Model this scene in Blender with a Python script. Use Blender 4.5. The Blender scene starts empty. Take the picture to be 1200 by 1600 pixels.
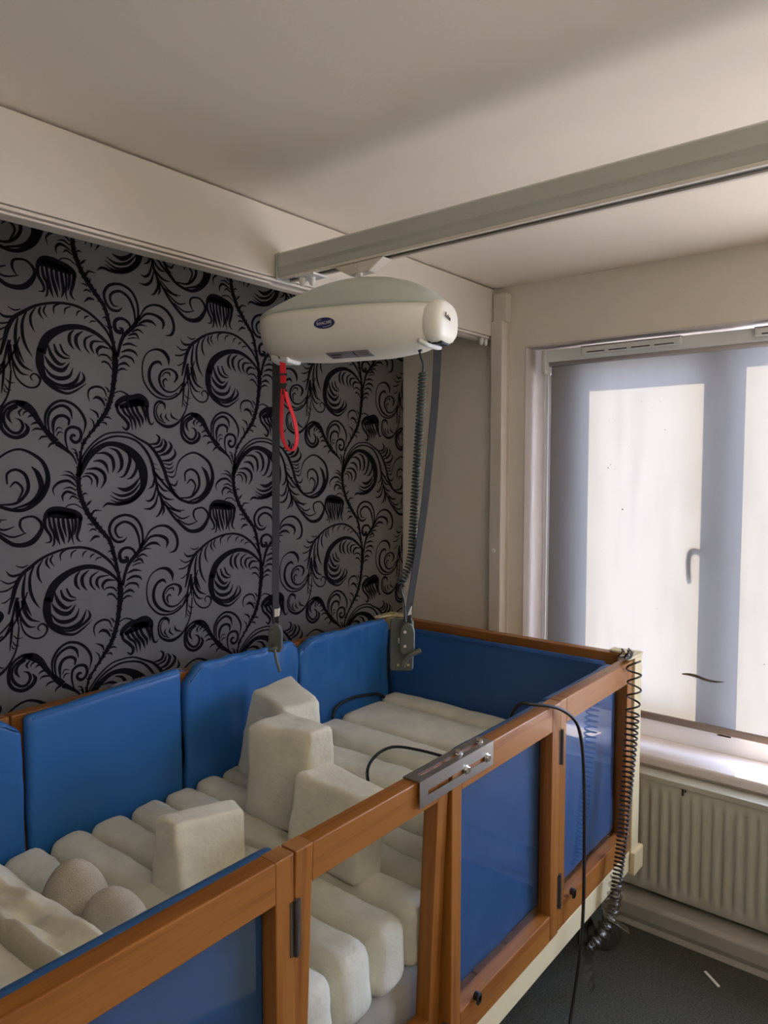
import bpy, bmesh, math, random
from mathutils import Vector, Matrix, noise
random.seed(7)
scene = bpy.context.scene
col = scene.collection
PI = math.pi

# ------------------------------------------------------------------ camera
FPX = 1130.0
PITCH = math.atan(69.0 / FPX)
YAW = math.radians(39.0)                       # camera heading measured from +X towards +Y
CAM = Vector((0, 0, 1.66))
F_ = Vector((math.cos(YAW), math.sin(YAW), 0)); R_ = Vector((math.sin(YAW), -math.cos(YAW), 0)); U_ = Vector((0, 0, 1))
FW = F_ * math.cos(PITCH) - U_ * math.sin(PITCH)
UP = U_ * math.cos(PITCH) + F_ * math.sin(PITCH)
cd = bpy.data.cameras.new('camera'); cam = bpy.data.objects.new('camera', cd); col.objects.link(cam)
cd.sensor_fit = 'HORIZONTAL'; cd.sensor_width = 36; cd.lens = FPX / 1200 * 36; cd.clip_start = .02
cam.matrix_world = Matrix((
    (R_.x, UP.x, -FW.x, CAM.x), (R_.y, UP.y, -FW.y, CAM.y), (R_.z, UP.z, -FW.z, CAM.z), (0, 0, 0, 1)))
scene.camera = cam

# ------------------------------------------------------------------ light
vs = scene.view_settings
vs.view_transform = 'Standard'; vs.look = 'None'; vs.gamma = 1; vs.use_curve_mapping = False
vs.exposure = 1.0
w = bpy.data.worlds.new('sky'); scene.world = w; w.use_nodes = True
w.node_tree.nodes['Background'].inputs[0].default_value = (.57, .66, .98, 1)
w.node_tree.nodes['Background'].inputs[1].default_value = 7.8
def sun(el, az, e, c):
    d = bpy.data.lights.new('sun', 'SUN'); d.energy = e; d.color = c; d.angle = math.radians(.6)
    o = bpy.data.objects.new('sun', d); col.objects.link(o)
    v = Vector((-math.cos(el) * math.cos(az), -math.cos(el) * math.sin(az), -math.sin(el)))
    o.rotation_euler = v.to_track_quat('-Z', 'Y').to_euler()
    o.location = (8, 2, 7)
sun(math.radians(42), math.radians(14), 15.5, (1, .79, .56))
def area(name, loc, size, e, c, direction):
    d = bpy.data.lights.new(name, 'AREA'); d.shape = 'RECTANGLE'; d.size, d.size_y = size; d.energy = e; d.color = c
    o = bpy.data.objects.new(name, d); col.objects.link(o); o.location = loc
    o.rotation_euler = Vector(direction).to_track_quat('-Z', 'Y').to_euler()
# added overhead fill light to brighten upward-facing surfaces, not a known fixture
area('overhead_fill', (.15, -.25, 2.37), (.9, .6), 4.5, (1, .88, .74), (.22, .30, -1))
# added warm fill light behind the camera, no real lamp there

pd = bpy.data.lights.new('rear_fill', 'POINT'); pd.energy = 10; pd.color = (1, .85, .70); pd.shadow_soft_size = .18
po = bpy.data.objects.new('rear_fill', pd); col.objects.link(po); po.location = (.1, -1.3, 2.12)

# ------------------------------------------------------------------ materials
def mat(name, rgb, rough=.5, metal=0, bump=None, vary=0, vscale=5, spec=.5, coat=0, sheen=0, trans=0):
    m = bpy.data.materials.new(name); m.use_nodes = True
    nt = m.node_tree; b = nt.nodes['Principled BSDF']
    b.inputs['Base Color'].default_value = (*rgb, 1); b.inputs['Roughness'].default_value = rough
    b.inputs['Metallic'].default_value = metal; b.inputs['Specular IOR Level'].default_value = spec
    b.inputs['Coat Weight'].default_value = coat; b.inputs['Sheen Weight'].default_value = sheen
    b.inputs['Transmission Weight'].default_value = trans
    tc = nt.nodes.new('ShaderNodeTexCoord')
    if vary:
        n = nt.nodes.new('ShaderNodeTexNoise'); n.inputs['Scale'].default_value = vscale; n.inputs['Detail'].default_value = 5
        nt.links.new(tc.outputs['Object'], n.inputs['Vector'])
        r = nt.nodes.new('ShaderNodeMapRange'); r.inputs[1].default_value = .3; r.inputs[2].default_value = .7
        r.inputs[3].default_value = 1 - vary; r.inputs[4].default_value = 1 + vary
        nt.links.new(n.outputs['Fac'], r.inputs[0])
        h = nt.nodes.new('ShaderNodeHueSaturation'); h.inputs['Color'].default_value = (*rgb, 1)
        nt.links.new(r.outputs[0], h.inputs['Value']); nt.links.new(h.outputs[0], b.inputs['Base Color'])
    if bump:
        sc, st = bump
        n = nt.nodes.new('ShaderNodeTexNoise'); n.inputs['Scale'].default_value = sc; n.inputs['Detail'].default_value = 4
        nt.links.new(tc.outputs['Object'], n.inputs['Vector'])
        bp = nt.nodes.new('ShaderNodeBump'); bp.inputs['Strength'].default_value = st; bp.inputs['Distance'].default_value = .004
        nt.links.new(n.outputs['Fac'], bp.inputs['Height']); nt.links.new(bp.outputs[0], b.inputs['Normal'])
    return m
def wood(name, a, c, axis):
    m = mat(name, a, .42, coat=.08, spec=.35)
    nt = m.node_tree; b = nt.nodes['Principled BSDF']
    tc = nt.nodes.new('ShaderNodeTexCoord'); mp = nt.nodes.new('ShaderNodeMapping')
    s = [55, 55, 55]; s[axis] = 2.2
    mp.inputs['Scale'].default_value = s
    nt.links.new(tc.outputs['Object'], mp.inputs[0])
    n = nt.nodes.new('ShaderNodeTexNoise'); n.inputs['Scale'].default_value = 1.0; n.inputs['Detail'].default_value = 7; n.inputs['Roughness'].default_value = .62
    n2 = nt.nodes.new('ShaderNodeTexNoise'); n2.inputs['Scale'].default_value = .16; n2.inputs['Detail'].default_value = 2
    nt.links.new(mp.outputs[0], n.inputs['Vector']); nt.links.new(mp.outputs[0], n2.inputs['Vector'])
    ad = nt.nodes.new('ShaderNodeMath'); ad.operation = 'ADD'
    nt.links.new(n.outputs['Fac'], ad.inputs[0]); nt.links.new(n2.outputs['Fac'], ad.inputs[1])
    cr = nt.nodes.new('ShaderNodeValToRGB'); cr.color_ramp.elements[0].position = .75; cr.color_ramp.elements[0].color = (*c, 1)
    cr.color_ramp.elements[1].position = 1.25 if False else 1.0; cr.color_ramp.elements[1].color = (*a, 1)
    nt.links.new(ad.outputs[0], cr.inputs[0]); nt.links.new(cr.outputs[0], b.inputs['Base Color'])
    bp = nt.nodes.new('ShaderNodeBump'); bp.inputs['Strength'].default_value = .06; bp.inputs['Distance'].default_value = .002
    nt.links.new(n.outputs['Fac'], bp.inputs['Height']); nt.links.new(bp.outputs[0], b.inputs['Normal'])
    return m
WA, WC = (.29, .110, .019), (.17, .052, .007)
M = {
 'wall': mat('wall_paint', (.80, .735, .63), .8, bump=(130, .25), vary=.02, vscale=2),
 'ground_bounce': mat('pale_ground_bounce', (.50, .47, .42), .9, vary=.1, vscale=.8),
 'ceil': mat('ceiling_paint', (.88, .79, .665), .85, bump=(110, .08), vary=.02, vscale=3),
 'reveal': mat('reveal_paint', (.66, .60, .55), .6),
 'white': mat('white_plastic', (.74, .75, .72), .35),
 'beam': mat('track_lacquer', (.72, .66, .57), .38, vary=.015, vscale=1.5),
 'rail': mat('rail_aluminium', (.47, .48, .42), .30, spec=.6),
 'upvc': mat('frame_plastic', (.80, .82, .82), .35),
 'wallpaper': mat('wallpaper_ground', (.130, .125, .119), .62, vary=.16, vscale=3.5, bump=(220, .12)),
 'flock': mat('black_flock', (.006, .006, .009), .9, spec=.15),
 'carpet': mat('carpet', (.085, .088, .074), .97, bump=(420, .9), vary=.35, vscale=160, spec=.1),
 'wx': wood('beech_along_x', WA, WC, 0), 'wy': wood('beech_along_y', WA, WC, 1), 'wz': wood('beech_upright', WA, WC, 2),
 'endgrain': wood('beech_end', (.33, .15, .05), (.24, .10, .03), 1),
 'cream': mat('cream_lacquer', (.66, .57, .34), .4, vary=.03, vscale=6),
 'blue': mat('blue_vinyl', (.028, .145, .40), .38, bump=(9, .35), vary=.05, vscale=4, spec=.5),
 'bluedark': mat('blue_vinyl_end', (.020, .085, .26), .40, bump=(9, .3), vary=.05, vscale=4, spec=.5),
 'fleece': mat('cream_fleece', (.78, .75, .60), .95, bump=(75, .5), vary=.08, vscale=14, sheen=.25, spec=.15),
 'terry': mat('worn_towelling', (.62, .56, .44), .97, bump=(330, 1.0), vary=.16, vscale=11, sheen=.3, spec=.1),
 'under': mat('underlay_fabric', (.42, .39, .33), .95, bump=(60, .6), vary=.15, vscale=10, spec=.15),
 'dome': mat('grey_green_plastic', (.56, .60, .53), .36, vary=.01),
 'shell': mat('white_shell', (.90, .88, .77), .34),
 'black': mat('black_rubber', (.012, .012, .013), .5),
 'darkwebbing': mat('dark_webbing', (.022, .022, .022), .75, bump=(700, .6)),
 'brown': mat('brown_cord', (.022, .013, .012), .5),
 'greencord': mat('dark_green_cord', (.035, .055, .053), .4),
 'handset': mat('handset_plastic', (.085, .10, .09), .42),
 'red': mat('red_webbing', (.72, .008, .020), .6, bump=(800, .5)),
 'steel': mat('brushed_steel', (.42, .41, .40), .32, metal=1, bump=(300, .08)),
 'chrome': mat('chrome', (.75, .75, .75), .15, metal=1),
 'darksteel': mat('dark_steel', (.16, .15, .14), .4, metal=.9),
 'radiator': mat('radiator_enamel', (.50, .49, .40), .38, vary=.03, vscale=8),
 'skirting': mat('skirting_paint', (.40, .38, .33), .55, vary=.1, vscale=5),
 'navy': mat('navy_print', (.012, .016, .13), .4),
 'print': mat('grey_print', (.30, .28, .30), .6),
 'darkprint': mat('dark_print', (.05, .04, .05), .6),
 'label': mat('white_label', (.78, .78, .76), .6),
 'brass': mat('brass_contact', (.8, .62, .3), .3, metal=1),
 'stain': mat('tear_edge', (.16, .12, .09), .8),
 'soil': mat('dark_speck', (.03, .02, .015), .8),
 'tube': mat('tube_fabric', (.50, .45, .43), .8),
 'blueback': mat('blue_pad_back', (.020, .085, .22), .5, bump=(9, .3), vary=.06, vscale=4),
 'bar': mat('blind_bar', (.33, .27, .25), .7),
 'wheel': mat('tyre_rubber', (.035, .035, .035), .7),
}
def blind_mat():
    m = bpy.data.materials.new('blind_fabric'); m.use_nodes = True; nt = m.node_tree
    for n in list(nt.nodes): nt.nodes.remove(n)
    o = nt.nodes.new('ShaderNodeOutputMaterial'); mx = nt.nodes.new('ShaderNodeMixShader')
    t = nt.nodes.new('ShaderNodeBsdfTranslucent'); d = nt.nodes.new('ShaderNodeBsdfDiffuse')
    d.inputs[0].default_value = (.50, .45, .43, 1)
    tc = nt.nodes.new('ShaderNodeTexCoord')
    n = nt.nodes.new('ShaderNodeTexNoise'); n.inputs['Scale'].default_value = 6; n.inputs['Detail'].default_value = 6
    mp = nt.nodes.new('ShaderNodeMapping'); mp.inputs['Scale'].default_value = (1, 3, .5)
    nt.links.new(tc.outputs['Object'], mp.inputs[0]); nt.links.new(mp.outputs[0], n.inputs['Vector'])
    cr = nt.nodes.new('ShaderNodeValToRGB')
    cr.color_ramp.elements[0].position = .3; cr.color_ramp.elements[0].color = (.104, .103, .100, 1)
    cr.color_ramp.elements[1].position = .55; cr.color_ramp.elements[1].color = (.115, .114, .110, 1)
    nt.links.new(n.outputs['Fac'], cr.inputs[0]); nt.links.new(cr.outputs[0], t.inputs[0])
    mx.inputs[0].default_value = .62
    nt.links.new(d.outputs[0], mx.inputs[1]); nt.links.new(t.outputs[0], mx.inputs[2]); nt.links.new(mx.outputs[0], o.inputs[0])
    return m
M['blind'] = blind_mat()
def clear_mat(name, tint, gloss=None, rough=.02, ior=1.45):
    m = bpy.data.materials.new(name); m.use_nodes = True; nt = m.node_tree
    for n in list(nt.nodes): nt.nodes.remove(n)
    o = nt.nodes.new('ShaderNodeOutputMaterial'); mx = nt.nodes.new('ShaderNodeMixShader')
    t = nt.nodes.new('ShaderNodeBsdfTransparent'); t.inputs[0].default_value = (*tint, 1)
    g = nt.nodes.new('ShaderNodeBsdfGlossy'); g.inputs['Roughness'].default_value = rough
    f = nt.nodes.new('ShaderNodeFresnel'); f.inputs[0].default_value = ior
    gm = nt.nodes.new('ShaderNodeNewGeometry'); iv = nt.nodes.new('ShaderNodeMath'); iv.operation = 'SUBTRACT'; iv.inputs[0].default_value = 1
    mu = nt.nodes.new('ShaderNodeMath'); mu.operation = 'MULTIPLY'        # only the outward surfaces of the sheet reflect
    nt.links.new(gm.outputs['Backfacing'], iv.inputs[1]); nt.links.new(f.outputs[0], mu.inputs[0]); nt.links.new(iv.outputs[0], mu.inputs[1])
    nt.links.new(mu.outputs[0], mx.inputs[0]); nt.links.new(t.outputs[0], mx.inputs[1]); nt.links.new(g.outputs[0], mx.inputs[2]); nt.links.new(mx.outputs[0], o.inputs[0])
    return m
M['glass'] = clear_mat('window_glass', (.93, .95, .95))
M['acrylic'] = clear_mat('clear_acrylic', (.93, .94, .95), rough=.03, ior=1.46)
M['film'] = clear_mat('crumpled_film', (.80, .80, .76), rough=.22, ior=1.7)

# ------------------------------------------------------------------ mesh helpers
class MB:
    def __init__(s): s.v = []; s.f = []; s.mi = []
    def add(s, vs_, fs, mi=0):
        o = len(s.v); s.v += [tuple(p) for p in vs_]
        for f in fs: s.f.append(tuple(i + o for i in f)); s.mi.append(mi)
    def box(s, x0, x1, y0, y1, z0, z1, mi=0):
        x0, x1 = min(x0, x1), max(x0, x1); y0, y1 = min(y0, y1), max(y0, y1); z0, z1 = min(z0, z1), max(z0, z1)
        s.add([(x0, y0, z0), (x1, y0, z0), (x1, y1, z0), (x0, y1, z0), (x0, y0, z1), (x1, y0, z1), (x1, y1, z1), (x0, y1, z1)],
              [(0, 3, 2, 1), (4, 5, 6, 7), (0, 1, 5, 4), (1, 2, 6, 5), (2, 3, 7, 6), (3, 0, 4, 7)], mi)
        return s
    def hexa(s, b, t, mi=0):
        s.add(list(b) + list(t), [(0, 3, 2, 1), (4, 5, 6, 7), (0, 1, 5, 4), (1, 2, 6, 5), (2, 3, 7, 6), (3, 0, 4, 7)], mi); return s
    def tube(s, pts, r, n=8, mi=0, cap=True):
        pts = [Vector(p) for p in pts]; rs = r if isinstance(r, (list, tuple)) else [r] * len(pts)
        t0 = (pts[1] - pts[0]).normalized(); a = t0.orthogonal().normalized(); o = len(s.v); L = len(pts)
        for i, p in enumerate(pts):
            t = (pts[min(i + 1, L - 1)] - pts[max(i - 1, 0)]).normalized()
            a = (a - t * a.dot(t)); a = a.normalized() if a.length > 1e-6 else t.orthogonal().normalized()
            b = t.cross(a)
            for k in range(n):
                q = 2 * PI * k / n; s.v.append(tuple(p + (a * math.cos(q) + b * math.sin(q)) * rs[i]))
        for i in range(L - 1):
            for k in range(n):
                k2 = (k + 1) % n; s.f.append((o + i * n + k, o + i * n + k2, o + (i + 1) * n + k2, o + (i + 1) * n + k)); s.mi.append(mi)
        if cap:
            s.f.append(tuple(o + k for k in reversed(range(n)))); s.mi.append(mi)
            s.f.append(tuple(o + (L - 1) * n + k for k in range(n))); s.mi.append(mi)
        return s
    def ribbon(s, pts, widths, wd, th, mi=0):
        """flat webbing: pts, a width per point, width directions wd (one or per point), thickness th"""
        pts = [Vector(p) for p in pts]; L = len(pts); o = len(s.v)
        for i, p in enumerate(pts):
            t = (pts[min(i + 1, L - 1)] - pts[max(i - 1, 0)]).normalized()
            d = Vector(wd[i] if isinstance(wd, list) else wd); d = (d - t * d.dot(t)).normalized(); n = t.cross(d)
            w_ = widths[i] if isinstance(widths, list) else widths
            for a, b in ((-1, -1), (1, -1), (1, 1), (-1, 1)): s.v.append(tuple(p + d * a * w_ / 2 + n * b * th / 2))
        for i in range(L - 1):
            for k in range(4):
                k2 = (k + 1) % 4; s.f.append((o + i * 4 + k, o + i * 4 + k2, o + i * 4 + 4 + k2, o + i * 4 + 4 + k)); s.mi.append(mi)
        s.f.append((o + 3, o + 2, o + 1, o)); s.mi.append(mi)
        s.f.append(tuple(o + (L - 1) * 4 + k for k in range(4))); s.mi.append(mi)
        return s
    def rings(s, rings, mi=0, cap=True):
        n = len(rings[0]); o = len(s.v)
        for r in rings: s.v += [tuple(p) for p in r]
        for i in range(len(rings) - 1):
            for k in range(n):
                k2 = (k + 1) % n; s.f.append((o + i * n + k, o + i * n + k2, o + (i + 1) * n + k2, o + (i + 1) * n + k)); s.mi.append(mi)
        if cap:
            s.f.append(tuple(o + k for k in reversed(range(n)))); s.mi.append(mi)
            s.f.append(tuple(o + (len(rings) - 1) * n + k for k in range(n))); s.mi.append(mi)
        return s
    def cyl(s, p, q, r, n=20, r2=None, mi=0): return s.tube([p, q], [r, r if r2 is None else r2], n, mi)
    def build_each(s, name, m, parent=None, **kw):
        """one object for every loose piece"""
        root = list(range(len(s.v)))
        def find(a):
            while root[a] != a: root[a] = root[root[a]]; a = root[a]
            return a
        for f in s.f:
            for q in f[1:]: root[find(q)] = find(f[0])
        parts = {}
        for f in s.f: parts.setdefault(find(f[0]), []).append(f)
        for fs in parts.values():
            ids = sorted({q for f in fs for q in f}); mp = {q: k for k, q in enumerate(ids)}
            mb_ = MB(); mb_.add([s.v[q] for q in ids], [tuple(mp[q] for q in f) for f in fs]); mb_.build(name, m, parent, **kw)
    def build(s, name, m, parent=None, bevel=0, smooth=False, seg=2, fix=True):
        off = Vector(parent_loc(parent))
        me = bpy.data.meshes.new(name)
        me.from_pydata([tuple(Vector(p) - off) for p in s.v], [], s.f)
        ms = m if isinstance(m, list) else [m]
        for q in ms: me.materials.append(q)
        if len(ms) > 1: me.polygons.foreach_set('material_index', s.mi)
        me.update()
        if fix:
            bm = bmesh.new(); bm.from_mesh(me); bmesh.ops.recalc_face_normals(bm, faces=bm.faces); bm.to_mesh(me); bm.free()
        if smooth: me.polygons.foreach_set('use_smooth', [True] * len(me.polygons))
        o = bpy.data.objects.new(name, me); col.objects.link(o)
        if parent: o.parent = parent
        if bevel:
            b = o.modifiers.new('bevel', 'BEVEL'); b.width = bevel; b.segments = seg; b.limit_method = 'ANGLE'; b.angle_limit = math.radians(40)
        return o
def parent_loc(p):
    v = Vector((0, 0, 0))
    while p: v += p.location; p = p.parent
    return v
def tag(o, label=None, cat=None, group=None, kind=None):
    if label: o['label'] = label
    if cat: o['category'] = cat
    if group: o['group'] = group
    if kind: o['kind'] = kind
    return o
def empty(name, loc, label, cat, group=None):
    o = bpy.data.objects.new(name, None); o.empty_display_size = .05; col.objects.link(o); o.location = loc
    return tag(o, label, cat, group)
def struct(o): o['kind'] = 'structure'; return o
def box(name, m, x0, x1, y0, y1, z0, z1, parent=None, bevel=.002): return MB().box(x0, x1, y0, y1, z0, z1).build(name, m, parent, bevel)
def cr(pts, k=6):
    """Catmull-Rom through tuples"""
    out = []
    P = [tuple(p) for p in pts]
    for i in range(len(P) - 1):
        p0 = P[max(i - 1, 0)]; p1 = P[i]; p2 = P[i + 1]; p3 = P[min(i + 2, len(P) - 1)]
        for j in range(k):
            t = j / k
            out.append(tuple(.5 * (2 * b + (c - a) * t + (2 * a - 5 * b + 4 * c - d) * t * t + (3 * b - a - 3 * c + d) * t ** 3) for a, b, c, d in zip(p0, p1, p2, p3)))
    out.append(P[-1]); return out
def softbox(C8, rad, nx=10, ny=10, nz=10, amp=0., fs=9., seed=0, bulge=0., shape=None):
    """rounded, slightly lumpy solid in the hexahedron C8 (4 bottom corners ccw, 4 top corners ccw)"""
    C8 = [Vector(c) for c in C8]
    sx = ((C8[1] - C8[0]).length + (C8[5] - C8[4]).length) / 4; sy = ((C8[3] - C8[0]).length + (C8[7] - C8[4]).length) / 4; sz = ((C8[4] - C8[0]).length + (C8[6] - C8[2]).length) / 4
    def tri(a, b, c):
        u, v, w_ = (a + 1) / 2, (b + 1) / 2, (c + 1) / 2
        lo = C8[0].lerp(C8[1], u).lerp(C8[3].lerp(C8[2], u), v); hi = C8[4].lerp(C8[5], u).lerp(C8[7].lerp(C8[6], u), v)
        return lo.lerp(hi, w_)
    idx = {}; V = []; Fc = []
    S = (sx, sy, sz); N = (nx, ny, nz)
    def place(key):
        if key in idx: return idx[key]
        p = []
        for i in range(3):
            # spacing denser near the edges
            t = key[i] / N[i] * 2 - 1
            p.append(math.sin(t * PI / 2) * .45 + t * .55)
        r = min(rad, min(S) * .98)
        L = Vector([p[i] * S[i] for i in range(3)])
        inner = Vector([max(-(S[i] - r), min(S[i] - r, L[i])) for i in range(3)])
        d = L - inner
        m_ = max(abs(d[0]), abs(d[1]), abs(d[2]))
        if d.length > 1e-9: L = inner + d.normalized() * m_
        q = tri(L[0] / sx, L[1] / sy, L[2] / sz)
        if bulge:
            k = (1 - (L[0] / sx) ** 2) * (1 - (L[1] / sy) ** 2)
            q = q + (C8[4] - C8[0]).normalized() * bulge * k * (L[2] / sz)
        if amp:
            nrm = (q - sum(C8, Vector()) / 8)
            nrm = Vector([L[0] / sx, L[1] / sy, L[2] / sz]).normalized()
            q = q + nrm * (noise.noise(q * fs + Vector((seed * 3.1, seed, 0))) * amp + noise.noise(q * fs * 2.7 + Vector((seed, 0, 5))) * amp * .45)
        if shape: q = shape(q)
        idx[key] = len(V); V.append(tuple(q)); return idx[key]
    for ax in range(3):
        a, b = [i for i in range(3) if i != ax]
        for side in (0, N[ax]):
            for i in range(N[a]):
                for j in range(N[b]):
                    ks = []
                    for di, dj in ((0, 0), (1, 0), (1, 1), (0, 1)):
                        k = [0, 0, 0]; k[ax] = side; k[a] = i + di; k[b] = j + dj; ks.append(place(tuple(k)))
                    Fc.append(tuple(ks))
    m = MB(); m.add(V, Fc); return m
def bx8(x0, x1, y0, y1, z0, z1): return [(x0, y0, z0), (x1, y0, z0), (x1, y1, z0), (x0, y1, z0), (x0, y0, z1), (x1, y0, z1), (x1, y1, z1), (x0, y1, z1)]
def text_mesh(body, size, mtx, name, m, parent, thick=.0004, font_scale=(1, 1)):
    cu = bpy.data.curves.new('t', 'FONT'); cu.body = body; cu.size = size; cu.align_x = 'CENTER'; cu.align_y = 'CENTER'; cu.extrude = thick; cu.resolution_u = 4
    o = bpy.data.objects.new('t', cu); col.objects.link(o)
    bpy.context.view_layer.update()
    me = bpy.data.meshes.new_from_object(o.evaluated_get(bpy.context.evaluated_depsgraph_get()))
    bpy.data.objects.remove(o)
    off = parent_loc(parent)
    for v in me.vertices: v.co = mtx @ Vector((v.co.x * font_scale[0], v.co.y * font_scale[1], v.co.z)) - off
    me.materials.clear(); me.materials.append(m)
    r = bpy.data.objects.new(name, me); col.objects.link(r); r.parent = parent; return r

# ------------------------------------------------------------------ room
H = 2.40; XB = 2.672; YA = 2.05; X0 = -1.9; Y0 = -2.7
WY1, WY0 = 1.427, -1.05; WZ0, WZ1 = .565, 2.153     # window opening
struct(MB().box(X0 - .1, XB + .4, Y0 - .1, YA + .1, -.08, 0).build('floor', M['carpet']))
struct(MB().box(X0 - .1, XB + .4, Y0 - .1, YA + .1, H, H + .08).build('ceiling', M['ceil']))
mb = MB()
mb.box(XB, XB + .21, WY1, YA + .1, 0, H); mb.box(XB, XB + .21, Y0 - .1, WY0, 0, H)
mb.box(XB, XB + .21, WY0, WY1, WZ1, H); mb.box(XB, XB + .21, WY0, WY1, 0, WZ0)
struct(mb.build('wall_right', M['wall']))
struct(MB().box(X0 - .1, X0, Y0, YA, 0, H).build('wall_left', M['wall']))
struct(MB().box(X0, XB, Y0 - .1, Y0, 0, H).build('wall_front', M['wall']))
# unseen ground outside the window, added to bounce warm sunlight onto the ceiling
struct(MB().box(XB + .35, 45, -30, 30, -.7, -.6).build('ground', M['ground_bounce']))
# smooth bright lining of the window recess
mb = MB()
mb.box(XB - .001, XB + .17, WY1 - .006, WY1, WZ0, WZ1); mb.box(XB - .001, XB + .17, WY0, WY1, WZ1 - .006, WZ1)
struct(mb.build('trim_1', M['reveal']))

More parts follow.
